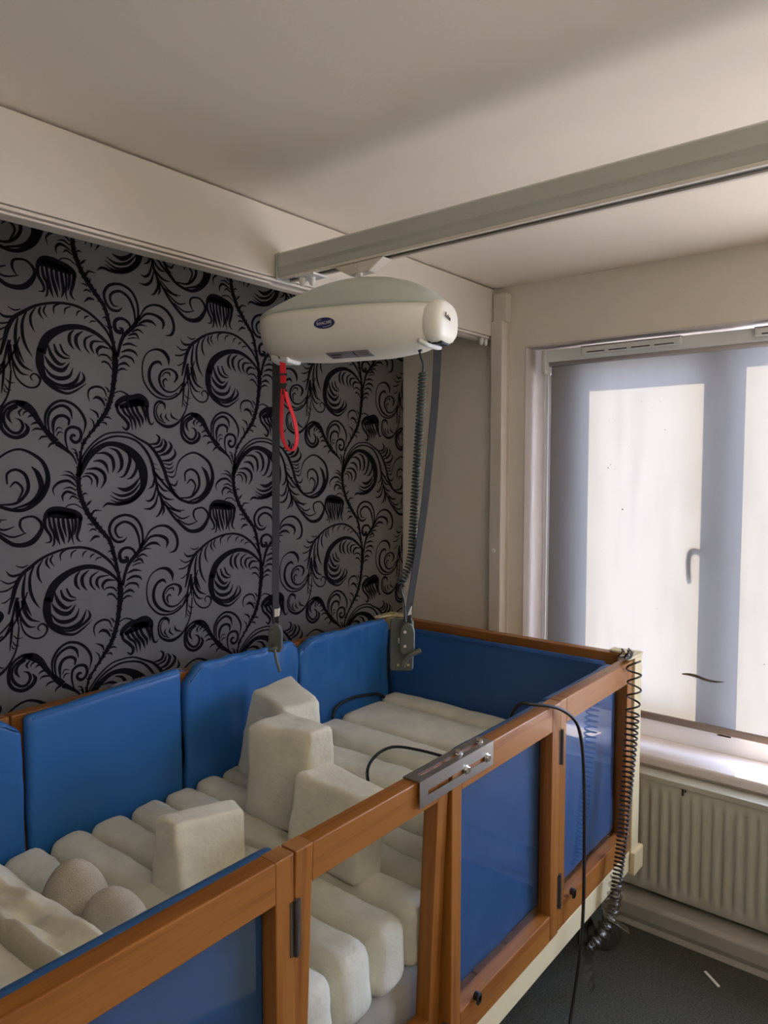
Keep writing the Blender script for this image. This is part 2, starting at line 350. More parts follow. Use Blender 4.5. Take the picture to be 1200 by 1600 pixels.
# ---- wallpapered wall: ground plus raised flock motif
def px_wall(px, py, Y=YA):
    d = FW * FPX + R_ * (px - 600) + UP * (800 - py)
    t = (Y - CAM.y) / d.y; p = CAM + d * t
    return p.x, p.z
FR = {'A': (0, 540, 7.5), 'B': (120, 540, 7.5), 'C': (0, 680, 7.5), 'D': (120, 680, 7.5), 'E': (0, 800, 7.5), 'G': (120, 800, 7.5),
      'H': (200, 480, 3.75), 'I': (200, 780, 3.75)}
MOTIF = '''
G 510 870 60;490 750 38;440 520 40;385 340 42;300 235 46;240 165 50;170 75 50;120 0 50;70 -110 50;35 -210 50;20 -320 48;20 -450 52;35 -580 40;50 -720 24;80 -860 14
B 60 1190 20;120 1080 26;200 975 34;270 880 44;340 780 48;380 680 50;410 570 48;430 440 50;445 300 58;450 200 62;440 100 50
G 500 850 15;440 760 32;300 670 42;130 640 50;-50 690 62;-200 790 78;-290 900 88;-338 1050 96
A 470 30 70;464 160 90;478 270 80;520 380 62;600 470 46;700 535 34;800 560 28;900 520 22;1010 445 6
A 520 340 8;640 440 26;760 470 38;880 425 40;940 300 8
A 560 400 8;680 490 18;800 505 30;930 450 35;985 390 30;960 310 6
A 510 230 8;590 340 32;700 385 46;810 360 36;855 260 6
A 520 110 8;570 200 36;650 270 46;740 285 46;815 200 6
A 560 -10 14;590 90 36;650 180 40;710 220 32;770 200 6
A 630 -20 18;665 80 32;740 140 26;820 150 8
A 700 -20 20;745 80 24;820 130 8
E 940 690 8;890 760 32;890 850 36;940 915 6
E 1040 680 8;965 760 36;968 850 36;1020 920 6
G 260 690 6;170 760 24;165 850 26;220 918 6
G 380 740 8;260 765 26;232 835 32;270 905 5
G 450 800 10;350 800 30;300 860 30;320 915 5
G 470 930 15;420 885 22;350 890 18;320 922 4
G 475 1030 10;430 972 22;380 960 22;350 985 5
G 480 740 12;420 620 25;330 530 32;200 450 30;50 415 28;-120 430 26;-280 480 26;-420 550 30;-550 650 36;-650 740 42;-720 880 48;-750 1000 44;-800 1200 20
A 48 180 30;34 400 28;15 560 8
E 500 560 10;445 660 26;450 760 28;495 840 4
E 400 620 15;350 760 30;355 920 36;400 1040 28;470 1130 4
E 300 720 15;275 850 32;272 1000 36;320 1130 30;370 1220 8
A 170 -20 40;200 130 42;270 240 30;385 300 6
A 110 -20 36;140 150 32;200 270 30;260 330 22;335 345 6
A 100 0 25;105 150 30;130 300 5
A 140 200 15;180 350 18;250 440 20;340 490 20;430 480 22;470 410 26;440 350 22;390 330 18;355 365 18;380 410 8
E 620 500 12;590 570 22;640 640 4
E 560 530 12;540 600 28;590 670 4
E 780 440 10;710 490 22;710 575 6
E 900 440 8;840 480 18;830 545 5
E 1020 450 8;980 480 18;965 530 5
E 1110 490 8;1070 510 18;1055 545 4
G 290 530 10;240 540 16;215 570 4
E 330 620 10;260 650 18;180 630 8
E 250 720 14;170 750 30;110 740 24;70 690 5
E 220 790 12;100 840 20;0 800 8
E 170 860 12;80 920 20;-20 940 15
E 130 1000 10;60 1060 16;10 1070 5
A 60 380 10;110 430 16;175 435 4
A 50 450 10;90 510 16;140 525 4
A 40 500 10;60 540 14;90 545 4
C 900 340 12;850 240 24;760 160 40;660 90 62
A 660 1130 70;600 1070 66;520 980 48;450 880 56;380 770 72;290 700 84;190 665 50
A 290 690 60;180 655 36;80 690 30;15 770 36;0 870 40;20 970 40;80 1040 38;180 1078 40;280 1045 48;325 975 44;290 905 8
A 200 690 40;80 745 30;38 840 36;65 940 36;140 1015 32;220 1020 36;265 950 36;240 880 26;180 850 5
A 210 720 20;120 760 32;92 830 40;140 915 5
A 260 740 14;220 780 28;240 830 6
A 340 765 14;285 780 20;265 820 5
A 410 830 12;360 820 24;320 845 5
A 460 910 14;405 905 24;355 932 5
A 510 990 14;425 972 24;370 1000 5
A 570 1065 12;490 1070 24;450 1110 4
C 700 90 10;600 100 26;560 150 6
A 560 1040 10;530 920 20;535 800 30;610 690 30;720 645 28;840 680 28;940 770 28;1000 900 28;975 1040 5
A 590 1060 10;560 900 24;580 790 30;650 725 32;740 705 32;820 760 32;843 860 8
A 630 1050 12;620 920 38;660 840 38;740 822 32;805 865 32;800 935 18
A 650 1010 10;680 960 16;740 980 4
A 660 1060 10;690 1015 18;740 1025 4
C 800 190 12;770 80 20;765 0 26;780 -60 30;840 -95 32;920 -75 32;950 -10 34;930 60 32;875 85 34;828 40 30;850 0 34;885 10 20
B 460 730 30;480 670 56;560 620 66;640 625 88;730 630 120;800 670 80;825 730 36
B 500 720 40;600 690 70;700 670 80;790 690 50
B 465 690 30;485 780 30;560 860 34;605 930 34;580 985 28;530 950 10
B 520 700 30;560 790 28;625 860 26;652 990 6
B 570 690 30;610 780 28;675 880 30;690 980 5
B 630 680 30;660 780 32;720 870 32;745 965 5
B 680 680 30;715 780 30;765 860 30;770 930 6
B 750 670 34;790 780 32;812 900 6
B 820 700 36;825 800 32;850 900 24;880 922 18;905 890 5
B 430 560 16;500 535 15;570 560 18;625 605 14
C 520 990 36;545 930 60;600 885 74;690 880 84;780 900 90;870 920 84;930 950 60;948 1000 36
C 560 930 60;700 930 80;880 950 60
E 520 80 42;530 180 36;590 280 30;590 345 22;530 362 6
E 570 60 24;590 170 32;632 260 26;632 370 22;605 408 5
E 620 50 24;640 170 34;670 300 36;705 390 5
E 680 50 24;690 160 34;730 290 36;757 378 6
E 735 50 26;745 160 36;780 300 6
E 785 50 24;805 170 36;818 280 32;795 362 8
E 840 60 22;852 190 24;845 300 20;865 385 5
E 885 60 30;885 170 32;868 270 8
E 940 60 40;930 170 38;902 280 30;920 330 20;955 352 5
C 950 850 12;880 810 14;800 820 14;760 860 10
C 890 600 16;800 537 30;690 555 30;620 630 20;640 712 4
C 890 540 14;840 490 24;780 468 14;710 470 4
C 890 510 12;830 440 20;750 420 4
C 890 650 12;820 612 20;740 630 5
C 895 700 16;790 662 30;732 710 26;740 780 5
C 920 750 12;850 715 22;810 755 5
C 910 250 14;880 175 18;830 155 4
C 910 300 14;890 220 18;850 200 4
D 20 450 12;60 270 18;170 110 20;320 -5 18;450 -32 18;600 -22 18;720 40 22;850 120 28;950 250 36;1020 400 38;1060 530 36;1130 660 28;1200 745 26
H 150 960 12;210 1035 12;250 1075 13;310 1128 14;390 1145 16;455 1100 20;490 1030 20;492 960 16;460 895 14;380 852 10;300 900 8;275 990 4
H 430 935 4;455 970 18;468 1040 20;430 1105 14;350 1140 6
H 335 1020 6;335 970 10;370 950 12;408 980 13;415 1050 13;370 1110 12;300 1118 6
H 345 1035 4;368 1010 10;395 1045 9;375 1100 6
D 35 460 12;90 270 20;220 110 22;400 22 22;560 20 20;700 70 24;800 170 28;870 300 30;900 420 32;930 560 30;960 680 26;1040 820 22;1120 870 20;1220 900 12
D 20 490 36;60 400 54;130 270 62;230 170 60;350 105 50;480 112 58;600 170 78;700 260 90;760 370 96;782 480 88;775 600 62;720 700 44;620 780 36;480 812 30;360 802 28;300 850 5
D 380 150 8;470 185 30;520 280 40;520 380 32;470 445 5
D 230 215 10;330 210 30;410 265 36;432 370 32;415 440 5
D 190 305 10;280 302 32;340 350 34;370 445 5
D 110 400 10;230 392 32;312 445 36;330 530 30;280 625 5
D 90 450 10;175 452 24;235 510 32;235 610 6
D 60 490 10;130 480 20;175 530 18;165 590 5
D 580 180 8;622 280 36;595 400 34;550 478 22;495 492 5
D 690 300 8;695 400 30;645 490 26;585 515 5
D 740 490 8;665 590 36;570 640 46;470 612 6
D 750 550 8;650 670 30;520 710 30;405 665 5
D 760 600 8;660 720 24;520 765 26;385 705 5
D 770 650 8;650 765 22;500 792 22;390 755 5
D 850 105 12;940 95 30;965 30 26;925 -12 8
D 890 150 12;980 120 28;1000 40 5
D 915 200 12;1000 180 36;1042 100 32;1010 40 5
D 960 240 12;1060 205 36;1107 130 30;1070 65 5
D 980 300 12;1090 290 32;1152 225 26;1135 150 4
D 1010 330 10;1090 345 18;1130 310 4
D 1025 375 10;1090 393 18;1135 350 4
D 1040 425 10;1110 435 18;1145 400 4
D 1060 475 10;1120 492 18;1150 460 4
D 1085 560 10;1150 590 22;1185 520 4
D 1110 620 10;1170 655 5
D 880 330 10;950 350 5
D 900 380 10;970 410 5
D 910 440 10;970 510 24;1030 525 5
D 930 540 10;1010 640 24;1085 655 5
D 955 650 10;1040 740 26;1140 755 5
D 905 500 10;890 590 24;835 630 5
D 930 590 10;900 720 26;850 770 24;800 760 5
D 950 680 10;920 800 26;860 860 26;780 860 5
D 970 710 10;1000 830 26;960 930 20;920 960 5
D 1010 790 10;1020 880 22;995 940 5
I 205 10 8;245 75 11;290 128 15;360 185 18;430 172 22;470 100 14;440 52 10;392 60 10;383 95 10;400 130 4
I 240 60 6;310 112 10;360 98 4
I 290 115 6;350 148 9;408 128 4
I 215 10 6;275 60 9;330 65 4
G 757 430 16;772 300 24;750 170 26;680 70 28;560 35 28;440 80 30;382 180 32;400 280 30;460 345 30;540 342 26;590 290 5
G 738 420 14;720 280 26;660 160 30;560 115 28;472 160 28;450 230 26;490 295 20;545 290 5
G 780 370 12;850 230 20;950 165 22;1060 170 30;1150 250 32;1180 360 28;1150 450 25;1080 475 5
G 780 395 12;850 300 24;940 275 28;1030 300 36;1062 350 30;1045 420 5
G 775 425 12;860 370 30;930 365 28;980 400 4
G 740 470 12;800 430 20;875 430 5
G 535 860 34;560 740 32;600 620 38;660 540 42;720 470 42;760 390 38;780 320 15
G 700 540 12;770 495 22;835 525 5
G 660 590 12;740 550 28;785 605 5
G 650 630 10;720 600 14;770 595 5
G 590 720 12;670 680 26;765 690 5
G 580 800 12;660 755 28;730 760 26;765 800 5
G 560 880 12;620 835 22;700 842 24;728 895 5
G 545 955 12;620 915 30;680 945 5
G 530 1030 12;590 985 22;650 990 5
G 690 520 16;665 450 28;600 418 30;530 440 34;500 500 38;520 572 44;575 572 46;590 535 30;550 530 14
G 270 290 14;210 290 30;150 350 5
G 230 215 14;180 200 20;145 230 5
G 190 160 14;150 142 14;115 150 5
G 430 490 20;395 455 20;360 475 5
G 440 580 14;410 550 12;385 545 4
B 1075 235 5;1070 150 34;1010 70 34;920 45 22;830 80 15;778 170 14;765 300 15;790 430 17;870 550 19;960 612 20;1080 627 20;1180 580 20;1260 480 16;1330 330 14;1380 180 12
B 1000 240 5;960 192 32;892 212 32;852 290 34;852 400 34;900 500 32;980 570 26;1080 600 14;1180 555 14
B 1140 435 10;1172 370 32;1150 310 26;1080 275 20;1000 300 24;965 380 28;990 480 24;1060 540 22;1150 530 16;1250 430 14
B 1090 360 8;1080 322 20;1030 320 15;990 370 10
B 1060 420 6;1040 390 18;1010 420 20;1025 490 12
H 240 537 6;290 517 7;322 450 8;340 370 12;350 330 14
B 1030 750 5;1025 690 26;970 655 30;920 690 22;905 780 20;930 870 22;1000 930 30;1080 950 36;1170 915 28;1240 830 18;1290 700 14;1310 500 12
B 1030 690 4;965 682 9;930 760 14;960 860 16;1040 910 12
B 1000 790 5;980 830 20;1015 885 8
B 1050 790 5;1040 840 20;1085 890 8
B 1100 780 5;1115 835 22;1185 875 8
B 350 600 10;310 510 20;230 480 26;150 510 24;130 580 16;150 655 5
B 330 710 15;290 635 30;230 605 32;185 630 5
B 250 850 12;230 790 24;150 742 5
B 200 940 14;190 890 16;150 845 5
B 350 650 8;345 640 16;310 610 4
B 370 550 10;360 510 18;325 480 4
B 320 850 10;360 838 22;410 865 5
B 285 900 12;335 908 20;350 940 4
D 60 710 12;90 682 20;130 690 5
D 110 830 12;140 795 26;175 760 4
D 170 950 16;205 885 22;290 885 5
D 215 1020 18;220 980 16;232 955 4
D 280 1100 18;288 1080 14;295 1060 4
'''
PXP, PZP = .579, .709            # repeat of the paper
def motif_polys():
    strokes = []
    def mapper(fr):
        ox, oy, s = FR[fr]
        return lambda x, y: px_wall(ox + x / s, oy + y / s)
    for ln in MOTIF.strip().split('\n'):
        fr, rest = ln.split(' ', 1)
        pts = [tuple(float(a) for a in q.split()) for q in rest.split(';')]
        mp = mapper(fr); sm = cr(pts, 6 if len(pts) > 3 else 7)
        L, Rr = [], []
        for i, (x, y, wd) in enumerate(sm):
            a = sm[max(i - 1, 0)]; b = sm[min(i + 1, len(sm) - 1)]
            tx, ty = b[0] - a[0], b[1] - a[1]; n_ = math.hypot(tx, ty) or 1
            nx, ny = -ty / n_, tx / n_; h = max(wd, 4) / 2 * 1.12
            L.append(mp(x + nx * h, y + ny * h)); Rr.append(mp(x - nx * h, y - ny * h))
        strokes.append((L, Rr))
        # thorns along the two thick stems
        if ln.startswith('G 510 870') or ln.startswith('B 60 1190'):
            d = 1 if ln[0] == 'B' else -1
            for i in range(3, len(sm) - 3, 2):
                x, y, wd = sm[i]; a = sm[i - 1]; b = sm[i + 1]
                tx, ty = (b[0] - a[0]), (b[1] - a[1]); n_ = math.hypot(tx, ty); tx, ty = tx / n_, ty / n_
                if ty > 0: tx, ty = -tx, -ty          # thorns point up the stem
                for sd in (-1, 1):
                    nx, ny = -ty * sd, tx * sd
                    if (i // 2 + (sd > 0)) % 2: continue
                    b0 = (x + nx * wd * .3 - tx * 26, y + ny * wd * .3 - ty * 26); b1 = (x + nx * wd * .3 + tx * 14, y + ny * wd * .3 + ty * 14)
                    tip = (x + nx * (wd * .5 + 20) + tx * 16, y + ny * (wd * .5 + 20) + ty * 16)
                    q = [mp(*b0), mp(*tip), mp(*b1)]; strokes.append(([q[0], q[1]], [q[2], q[1]]))
    return strokes
MS = motif_polys()
mb = MB()
mb.box(X0, XB, YA, YA + .1, 0, H, 0)
yy = YA - .0008
for L, Rr in MS:
    cx = sum(p[0] for p in L) / len(L); cz = sum(p[1] for p in L) / len(L)
    for i in range(-6, 4):
        for j in range(-3, 3):
            dx, dz = i * PXP, j * PZP
            if cx + dx > XB - .0 or cx + dx < .0 or cz + dz > H + .1 or cz + dz < .55: continue
            vs_ = [(min(p[0] + dx, XB - .0005), yy, min(p[1] + dz, H - .001)) for p in L] + [(min(p[0] + dx, XB - .0005), yy, min(p[1] + dz, H - .001)) for p in Rr]
            n = len(L)
            mb.add(vs_, [(k, k + 1, n + k + 1, n + k) for k in range(n - 1)], 1)
wp = mb.build('wall_back', [M['wallpaper'], M['flock']], fix=False)
struct(wp)
# ragged white edge where the paper stops in the corner
mb = MB(); pr_ = []
for i in range(60):
    z = .2 + i * .037; pr_.append((XB - .0012, YA - .004 - .003 * noise.noise(Vector((0, 0, z * 9))), z))
mb.ribbon(pr_, .006, (0, 1, 0), .001); struct(mb.build('trim_2', M['reveal']))

# skirting / pipe boxing along the window wall
mb = MB()
prof = [(XB, 0), (XB - .142, 0), (XB - .135, .02), (XB - .142, .04), (XB - .142, .085), (XB - .130, .098), (XB, .098)]
mb.rings([[(x, y, z) for x, z in prof] for y in (YA, Y0)])
struct(mb.build('baseboard_right', M['skirting'], bevel=.003))
struct(box('baseboard_back', M['skirting'], X0, XB, YA - .014, YA, 0, .09))

# ------------------------------------------------------------------ window
FX0, FX1 = 2.835, 2.875
def ring(mb_, y0, y1, z0, z1, wl, wr, wb, wt, x0, x1):
    """rectangular frame; y0<y1, border widths at y0, y1, bottom, top"""
    mb_.box(x0, x1, y0, y0 + wl, z0, z1); mb_.box(x0, x1, y1 - wr, y1, z0, z1)
    mb_.box(x0, x1, y0 + wl, y1 - wr, z0, z0 + wb); mb_.box(x0, x1, y0 + wl, y1 - wr, z1 - wt, z1)
wroot = bpy.data.objects.new('window_1', None); wroot.location = (2.86, .2, .6); col.objects.link(wroot); struct(wroot)
mb = MB(); ring(mb, WY0, WY1, .60, WZ1, .06, .07, .075, .035, FX0, FX1)
mb.box(FX0, FX1, .645, .70, .66, 2.13); mb.box(FX0, FX1, -.30, -.235, .66, 2.13)
mb.build('window_frame', M['upvc'], wroot, bevel=.004)
mb = MB(); ring(mb, .690, WY1 - .07, .675, 2.118, .082, .147, .10, .052, FX0 - .012, FX1 - .008)
sash = mb.build('opening_sash', M['upvc'], wroot, bevel=.005)
mb = MB(); hz = 1.31
mb.box(FX0 - .03, FX0 - .012, .725, .755, hz - .02, hz + .065)
mb.tube(cr([(FX0 - .028, .745, hz + .05), (FX0 - .058, .760, hz + .062), (FX0 - .066, .788, hz + .055), (FX0 - .068, .796, hz + .01), (FX0 - .066, .792, hz - .055)], 6), [.0085] * 25, 10)
mb.build('window_handle', M['upvc'], sash, bevel=.002)
MB().box(2.856, 2.860, .770, 1.212, .773, 2.068).build('window_pane', M['glass'], wroot)
MB().box(2.856, 2.860, -.237, .647, .673, 2.12).build('window_pane', M['glass'], wroot)
MB().box(2.856, 2.860, WY0 + .058, -.298, .673, 2.12).build('window_pane', M['glass'], wroot)
mb = MB(); prof = [(2.640, .566), (2.640, .592), (2.648, .600), (2.840, .602), (2.840, .566)]
mb.rings([[(x, y, z) for x, z in prof] for y in (WY1 - .006, WY0)])
mb.build('window_sill', M['reveal'], wroot, bevel=.004)
# apron under the sill
struct(box('trim_3', M['wall'], XB - .012, XB, WY0 - .2, WY1 + .12, .515, .560, bevel=.004))

# roller blind
bl = empty('roller_blind', (2.75, .85, .70), 'pale fabric roller blind lowered over the sunlit window', 'blind')
BY1, BY0 = 1.348, .34
mb = MB(); n1, n2 = 14, 26
vs_ = []
for i in range(n1 + 1):
    for j in range(n2 + 1):
        y = BY0 + (BY1 - BY0) * i / n1; z = .72 + 1.365 * j / n2
        vs_.append((2.752 + .0015 * math.sin(y * 7 + z * 2), y, z))
mb.add(vs_, [(i * (n2 + 1) + j, (i + 1) * (n2 + 1) + j, (i + 1) * (n2 + 1) + j + 1, i * (n2 + 1) + j + 1) for i in range(n1) for j in range(n2)])
mb.build('blind_fabric', M['blind'], bl, smooth=True, fix=False)
MB().box(2.744, 2.760, BY0, BY1, .700, .727).build('bottom_bar', M['bar'], bl, bevel=.004)
MB().cyl((2.739, BY1, 2.083), (2.739, BY0, 2.083), .013, 24).build('roller_tube', M['tube'], bl, smooth=True)
MB().box(2.712, 2.765, BY0, 1.372, 2.086, 2.132).build('head_rail', M['upvc'], bl, bevel=.003)
mb = MB(); mb.box(2.706, 2.768, 1.352, 1.368, 2.040, 2.132); mb.cyl((2.737, 1.349, 2.066), (2.737, 1.356, 2.066), .024, 24)
mb.build('end_bracket', M['white'], bl, bevel=.002)
mb = MB()
for xx in (2.722, 2.752):
    mb.tube([(xx, 1.360, 2.05), (xx, 1.360, .95)], .0018, 6)
mb.tube(cr([(2.722, 1.36, .95), (2.737, 1.36, .93), (2.752, 1.36, .95)], 4), .0018, 6)
mb.build('control_chain', M['white'], bl)
# small tear and specks in the fabric
mb = MB(); pts = []
for i in range(15):
    t = i / 14; y = .803 - .146 * t; z = .897 - .006 * t + .004 * math.sin(t * 7); h = .0062 * math.sin(min(1, t * 2.2 + .15) * PI / 2) * (1 - t) ** .5 + .0006
    pts.append((y, z, h))
vs_ = [(2.7480, y, z + h) for y, z, h in pts] + [(2.7480, y, z - h) for y, z, h in pts]
mb.add(vs_, [(k, k + 1, 15 + k + 1, 15 + k) for k in range(14)])
mb.build('tear', M['stain'], bl, fix=False)
mb = MB()
for y, z, r in [(1.10, 1.845, .0022), (1.085, 1.852, .0018), (.975, 1.91, .002), (.905, 1.905, .0018), (.935, 1.885, .002), (1.10, 1.66, .004), (1.09, 1.672, .003), (1.075, 1.655, .002), (1.04, 1.50, .005), (.885, 1.80, .0028),
                (1.12, 1.33, .0025), (1.02, 1.74, .0015), (.98, 1.73, .0012), (.53, .98, .003), (.90, 1.13, .002)]:
    mb.add([(2.7482, y + r * .55 * math.cos(a * PI / 3), z + r * .75 * math.sin(a * PI / 3)) for a in range(6)], [(0, 1, 2, 3, 4, 5)])
mb.build_each('speck', M['soil'], bl, fix=False)
# trickle vents on the head of the window
def vent(y1, y0, label):
    r = empty('trickle_vent', (2.70, (y0 + y1) / 2, 2.10), label, 'vent', None)
    mb = MB(); mb.box(2.690, 2.712, y0, y1, 2.101, 2.129); mb.build('vent_body', M['white'], r, bevel=.003)
    mb = MB()
    nn = 4; wv = (y1 - y0 - .03) / nn
    for i in range(nn): mb.box(2.6885, 2.6905, y0 + .015 + i * wv + .008, y0 + .015 + (i + 1) * wv - .008, 2.1045, 2.1085)
    mb.build_each('vent_slot', M['darkprint'], r)
    MB().box(2.6875, 2.712, y0, y1, 2.126, 2.1312).build('vent_hood', M['print'], r, bevel=.001)
    return r
vent(1.192, .82, 'slotted grey vent strip on the head rail, left of the two over the blind')
vent(.581, .20, 'slotted vent strip cut by the photo\'s right edge above the blind')

# ------------------------------------------------------------------ radiator
rd = empty('radiator', (2.62, .1, .13), 'cream ribbed panel radiator mounted below the window sill', 'radiator')
mb = MB(); RY1, RY0 = 1.02, -.55; RZ0, RZ1 = .125, .545; pit = .0355
ny = int((RY1 - RY0) / pit) * 8; zs = [RZ0, RZ0 + .012, RZ0 + .035, RZ0 + .05, RZ0 + .065, RZ0 + .08, RZ1 - .075, RZ1 - .062, RZ1 - .048, RZ1 - .034, RZ1 - .012, RZ1]
def flute(z):
    a = min(1, max(0, (z - RZ0 - .035) / .03)); b = min(1, max(0, (RZ1 - .034 - z) / .028)); return math.sin(a * PI / 2) * math.sin(b * PI / 2)
vs_ = []
for i in range(ny + 1):
    y = RY1 - (RY1 - RY0) * i / ny; c = math.cos(2 * PI * (y - RY1) / pit); g = math.tanh(c * 2.4 + .5) / 1.0
    for z in zs:
        vs_.append((2.578 - .0055 * g * flute(z) + (.006 if z in (RZ0, RZ1) else 0), y, z))
nz = len(zs)
mb.add(vs_, [(i * nz + j, i * nz + j + 1, (i + 1) * nz + j + 1, (i + 1) * nz + j) for i in range(ny) for j in range(nz - 1)])
mb.build('front_panel', M['radiator'], rd, smooth=True)
mb = MB(); mb.box(2.572, 2.655, RY0, RY1, RZ1, RZ1 + .010)
mb.box(2.575, 2.65, RY1 - .004, RY1, RZ0 + .01, RZ1)
mb.box(2.570, 2.576, RY0, RY1, RZ1 - .006, RZ1 + .014)
mb.build('top_grille', M['radiator'], rd, bevel=.002)
MB().box(2.640, 2.655, RY0 + .01, RY1 - .01, RZ0, RZ1 - .01).build('rear_panel', M['radiator'], rd)
mb = MB()
for y in (.74, .42): mb.box(2.571, 2.574, y - .004, y + .002, RZ1 - .030, RZ1 - .006); mb.box(2.571, 2.574, y - .012, y - .007, RZ1 - .016, RZ1 - .006)
mb.build_each('paint_chip', M['soil'], rd)
mb = MB()
for y in (.8, -.3): mb.box(2.655, XB, y - .015, y + .015, .2, .5)
mb.build_each('wall_bracket', M['radiator'], rd)

# ------------------------------------------------------------------ hoist track (gantry)
tr = empty('hoist_track', (.4, 1.58, 2.19), 'wide cream track beam running along under the ceiling to the window wall', 'beam')
mb = MB(); prof = [(1.555, 2.200), (1.555, 2.392), (1.562, 2.3955), (1.62, 2.3955), (1.62, 2.200)]
mb.rings([[(x, y, z) for y, z in prof] for x in (X0 + .02, 2.648)])
mb.build('track_body', M['beam'], tr, bevel=.003)
mb = MB(); mb.box(X0 + .02, 2.60, 1.552, 1.572, 2.188, 2.196); mb.box(X0 + .02, 2.60, 1.590, 1.622, 2.186, 2.200); mb.box(X0 + .02, 1.42, 1.560, 1.60, 2.180, 2.186)
mb.build_each('track_lip', M['beam'], tr, bevel=.0015)
mb = MB(); prof = [(1.552, 2.398), (1.624, 2.398), (1.624, 2.19), (1.552, 2.19)]
mb.rings([[(x, y, z) for y, z in prof] for x in (2.648, 2.662)])
mb.build('end_cap', M['beam'], tr, bevel=.004)
def pegs(x, y, dx, dy, parent):
    for k in range(2):
        px_, py_ = x + dx * k, y + dy * k
        mb = MB(); mb.tube([(px_, py_, 2.196), (px_, py_, 2.172), (px_, py_, 2.165), (px_, py_, 2.160)], [.0095, .0095, .007, .002], 14)
        mb.build('stop_peg', M['white'], parent, smooth=True)
pegs(2.572, 1.572, .032, 0, tr)
up = empty('gantry_upright', (2.65, 1.53, 0), 'slim cream upright post carrying the track beam at the window wall', 'post')
mb = MB(); mb.box(2.622, XB - .001, 1.503, 1.558, 0, 2.26); mb.build('post', M['beam'], up, bevel=.004)
MB().box(2.628, XB - .002, 1.490, 1.551, 2.256, 2.372).build('head_plate', M['beam'], up, bevel=.003)
MB().box(2.665, XB - .0005, 1.490, 1.503, 0, 2.256).build('cover_strip', M['beam'], up, bevel=.001)
MB().cyl((2.614, 1.535, 1.315), (2.624, 1.535, 1.315), .009, 16).build('screw_cap', M['white'], up, bevel=.002)
MB().box(2.60, XB - .002, 1.48, 1.58, 0, .012).build('foot_plate', M['beam'], up)

cb = empty('traverse_rail', (1.455, .4, 2.19), 'grey-green aluminium rail crossing the room below the ceiling', 'rail')
mb = MB(); ya, yb = 1.545, -2.3
prof = [(1.432, 2.197), (1.430, 2.215), (1.427, 2.225), (1.430, 2.262), (1.437, 2.268), (1.470, 2.268), (1.477, 2.262), (1.480, 2.225), (1.477, 2.215), (1.475, 2.197)]
mb.rings([[(x, y, z) for x, z in prof] for y in (ya, yb)])
mb.build('rail_body', M['rail'], cb, bevel=.002)
mb = MB(); mb.box(1.430, 1.441, yb, ya - .01, 2.190, 2.197); mb.box(1.466, 1.477, yb, ya - .01, 2.190, 2.197)
mb.build_each('rail_flange', M['beam'], cb, bevel=.001)
MB().box(1.4415, 1.4655, yb, ya - .02, 2.1945, 2.1968).build('rail_slot', M['darksteel'], cb)
pr0 = [(1.426, 2.191), (1.426, 2.263), (1.437, 2.270), (1.471, 2.270), (1.482, 2.262), (1.482, 2.191)]
mb = MB(); mb.rings([[(x, y, z) for x, z in pr0] for y in (1.546, 1.550)]); mb.build('end_cap', M['rail'], cb, bevel=.001)
pegs(1.436, 1.452, .013, -.024, cb)
MB().box(1.425, 1.480, 1.40, 1.47, 2.183, 2.190).build('rail_bracket', M['white'], cb, bevel=.002)

# ------------------------------------------------------------------ hoist motor unit
HC = Vector((1.40, 1.24, 0)); HA = Vector((.197, -.98, 0)).normalized(); HN = Vector((-HA.y * -1, HA.x * -1, 0)); HN = Vector((-.98, -.197, 0)).normalized()
ho = empty('ceiling_hoist', (1.40, 1.24, 1.935), 'white and grey-green hoist motor unit hanging from the crossing rail', 'hoist')
def hw(u): return .112 * max(0.0, 1 - abs(u / .268) ** 3.0) ** .46
def zseam(u): return 2.054 - .012 * (u + .26) / .5
DOME = [(-.268, 2.056), (-.2, 2.080), (-.12, 2.107), (-.05, 2.125), (0, 2.132), (.06, 2.132), (.12, 2.125), (.18, 2.108), (.23, 2.082), (.268, 2.045)]
def ztop(u):
    for (a, za), (b, zb) in zip(DOME, DOME[1:]):
        if u <= b: t = (u - a) / (b - a); return za + (zb - za) * t
    return DOME[-1][1]
BOT = [(-.268, 2.035), (-.255, 1.985), (-.235, 1.957), (-.20, 1.945), (-.1, 1.936), (.1, 1.935), (.2, 1.945), (.235, 1.962), (.255, 1.99), (.268, 2.03)]
def zbot(u):
    for (a, za), (b, zb) in zip(BOT, BOT[1:]):
        if u <= b: t = (u - a) / (b - a); return za + (zb - za) * t
    return BOT[-1][1]
us = [-.2675, -.266, -.262, -.254, -.245, -.232, -.215, -.195] + [-.17 + .0262 * i for i in range(14)] + [.19, .21, .228, .242, .254, .262, .266, .2675]
def hp(u, n, z): return HC + HA * u + HN * n + Vector((0, 0, z))
rings_ = []
for u in us:
    w_ = max(hw(u), .002); zs_, zb = zseam(u), zbot(u); r = []
    for k in range(25):
        a = PI * k / 24; c, s_ = math.cos(a), math.sin(a); e = .62
        nn = math.copysign(abs(c) ** e, c) * w_; zz = zs_ - abs(s_) ** .78 * (zs_ - zb)
        r.append(hp(u, nn, zz))
    rings_.append(r)
mb = MB(); mb.rings(rings_, cap=True); lower = mb.build('lower_shell', M['shell'], ho, smooth=True)
rings_ = []
for u in us:
    w_ = max(hw(u), .002) * 1.012; zs_, zt = zseam(u), max(ztop(u), zseam(u) + .002); r = []
    for k in range(25):
        a = PI * k / 24; c, s_ = math.cos(a), math.sin(a)
        nn = math.copysign(abs(c) ** .85, c) * w_; zz = zs_ + abs(s_) ** 1.0 * (zt - zs_)
        r.append(hp(u, nn, zz))
    rings_.append(r)
mb = MB(); mb.rings(rings_, cap=True); mb.build('top_cover', M['dome'], ho, smooth=True)
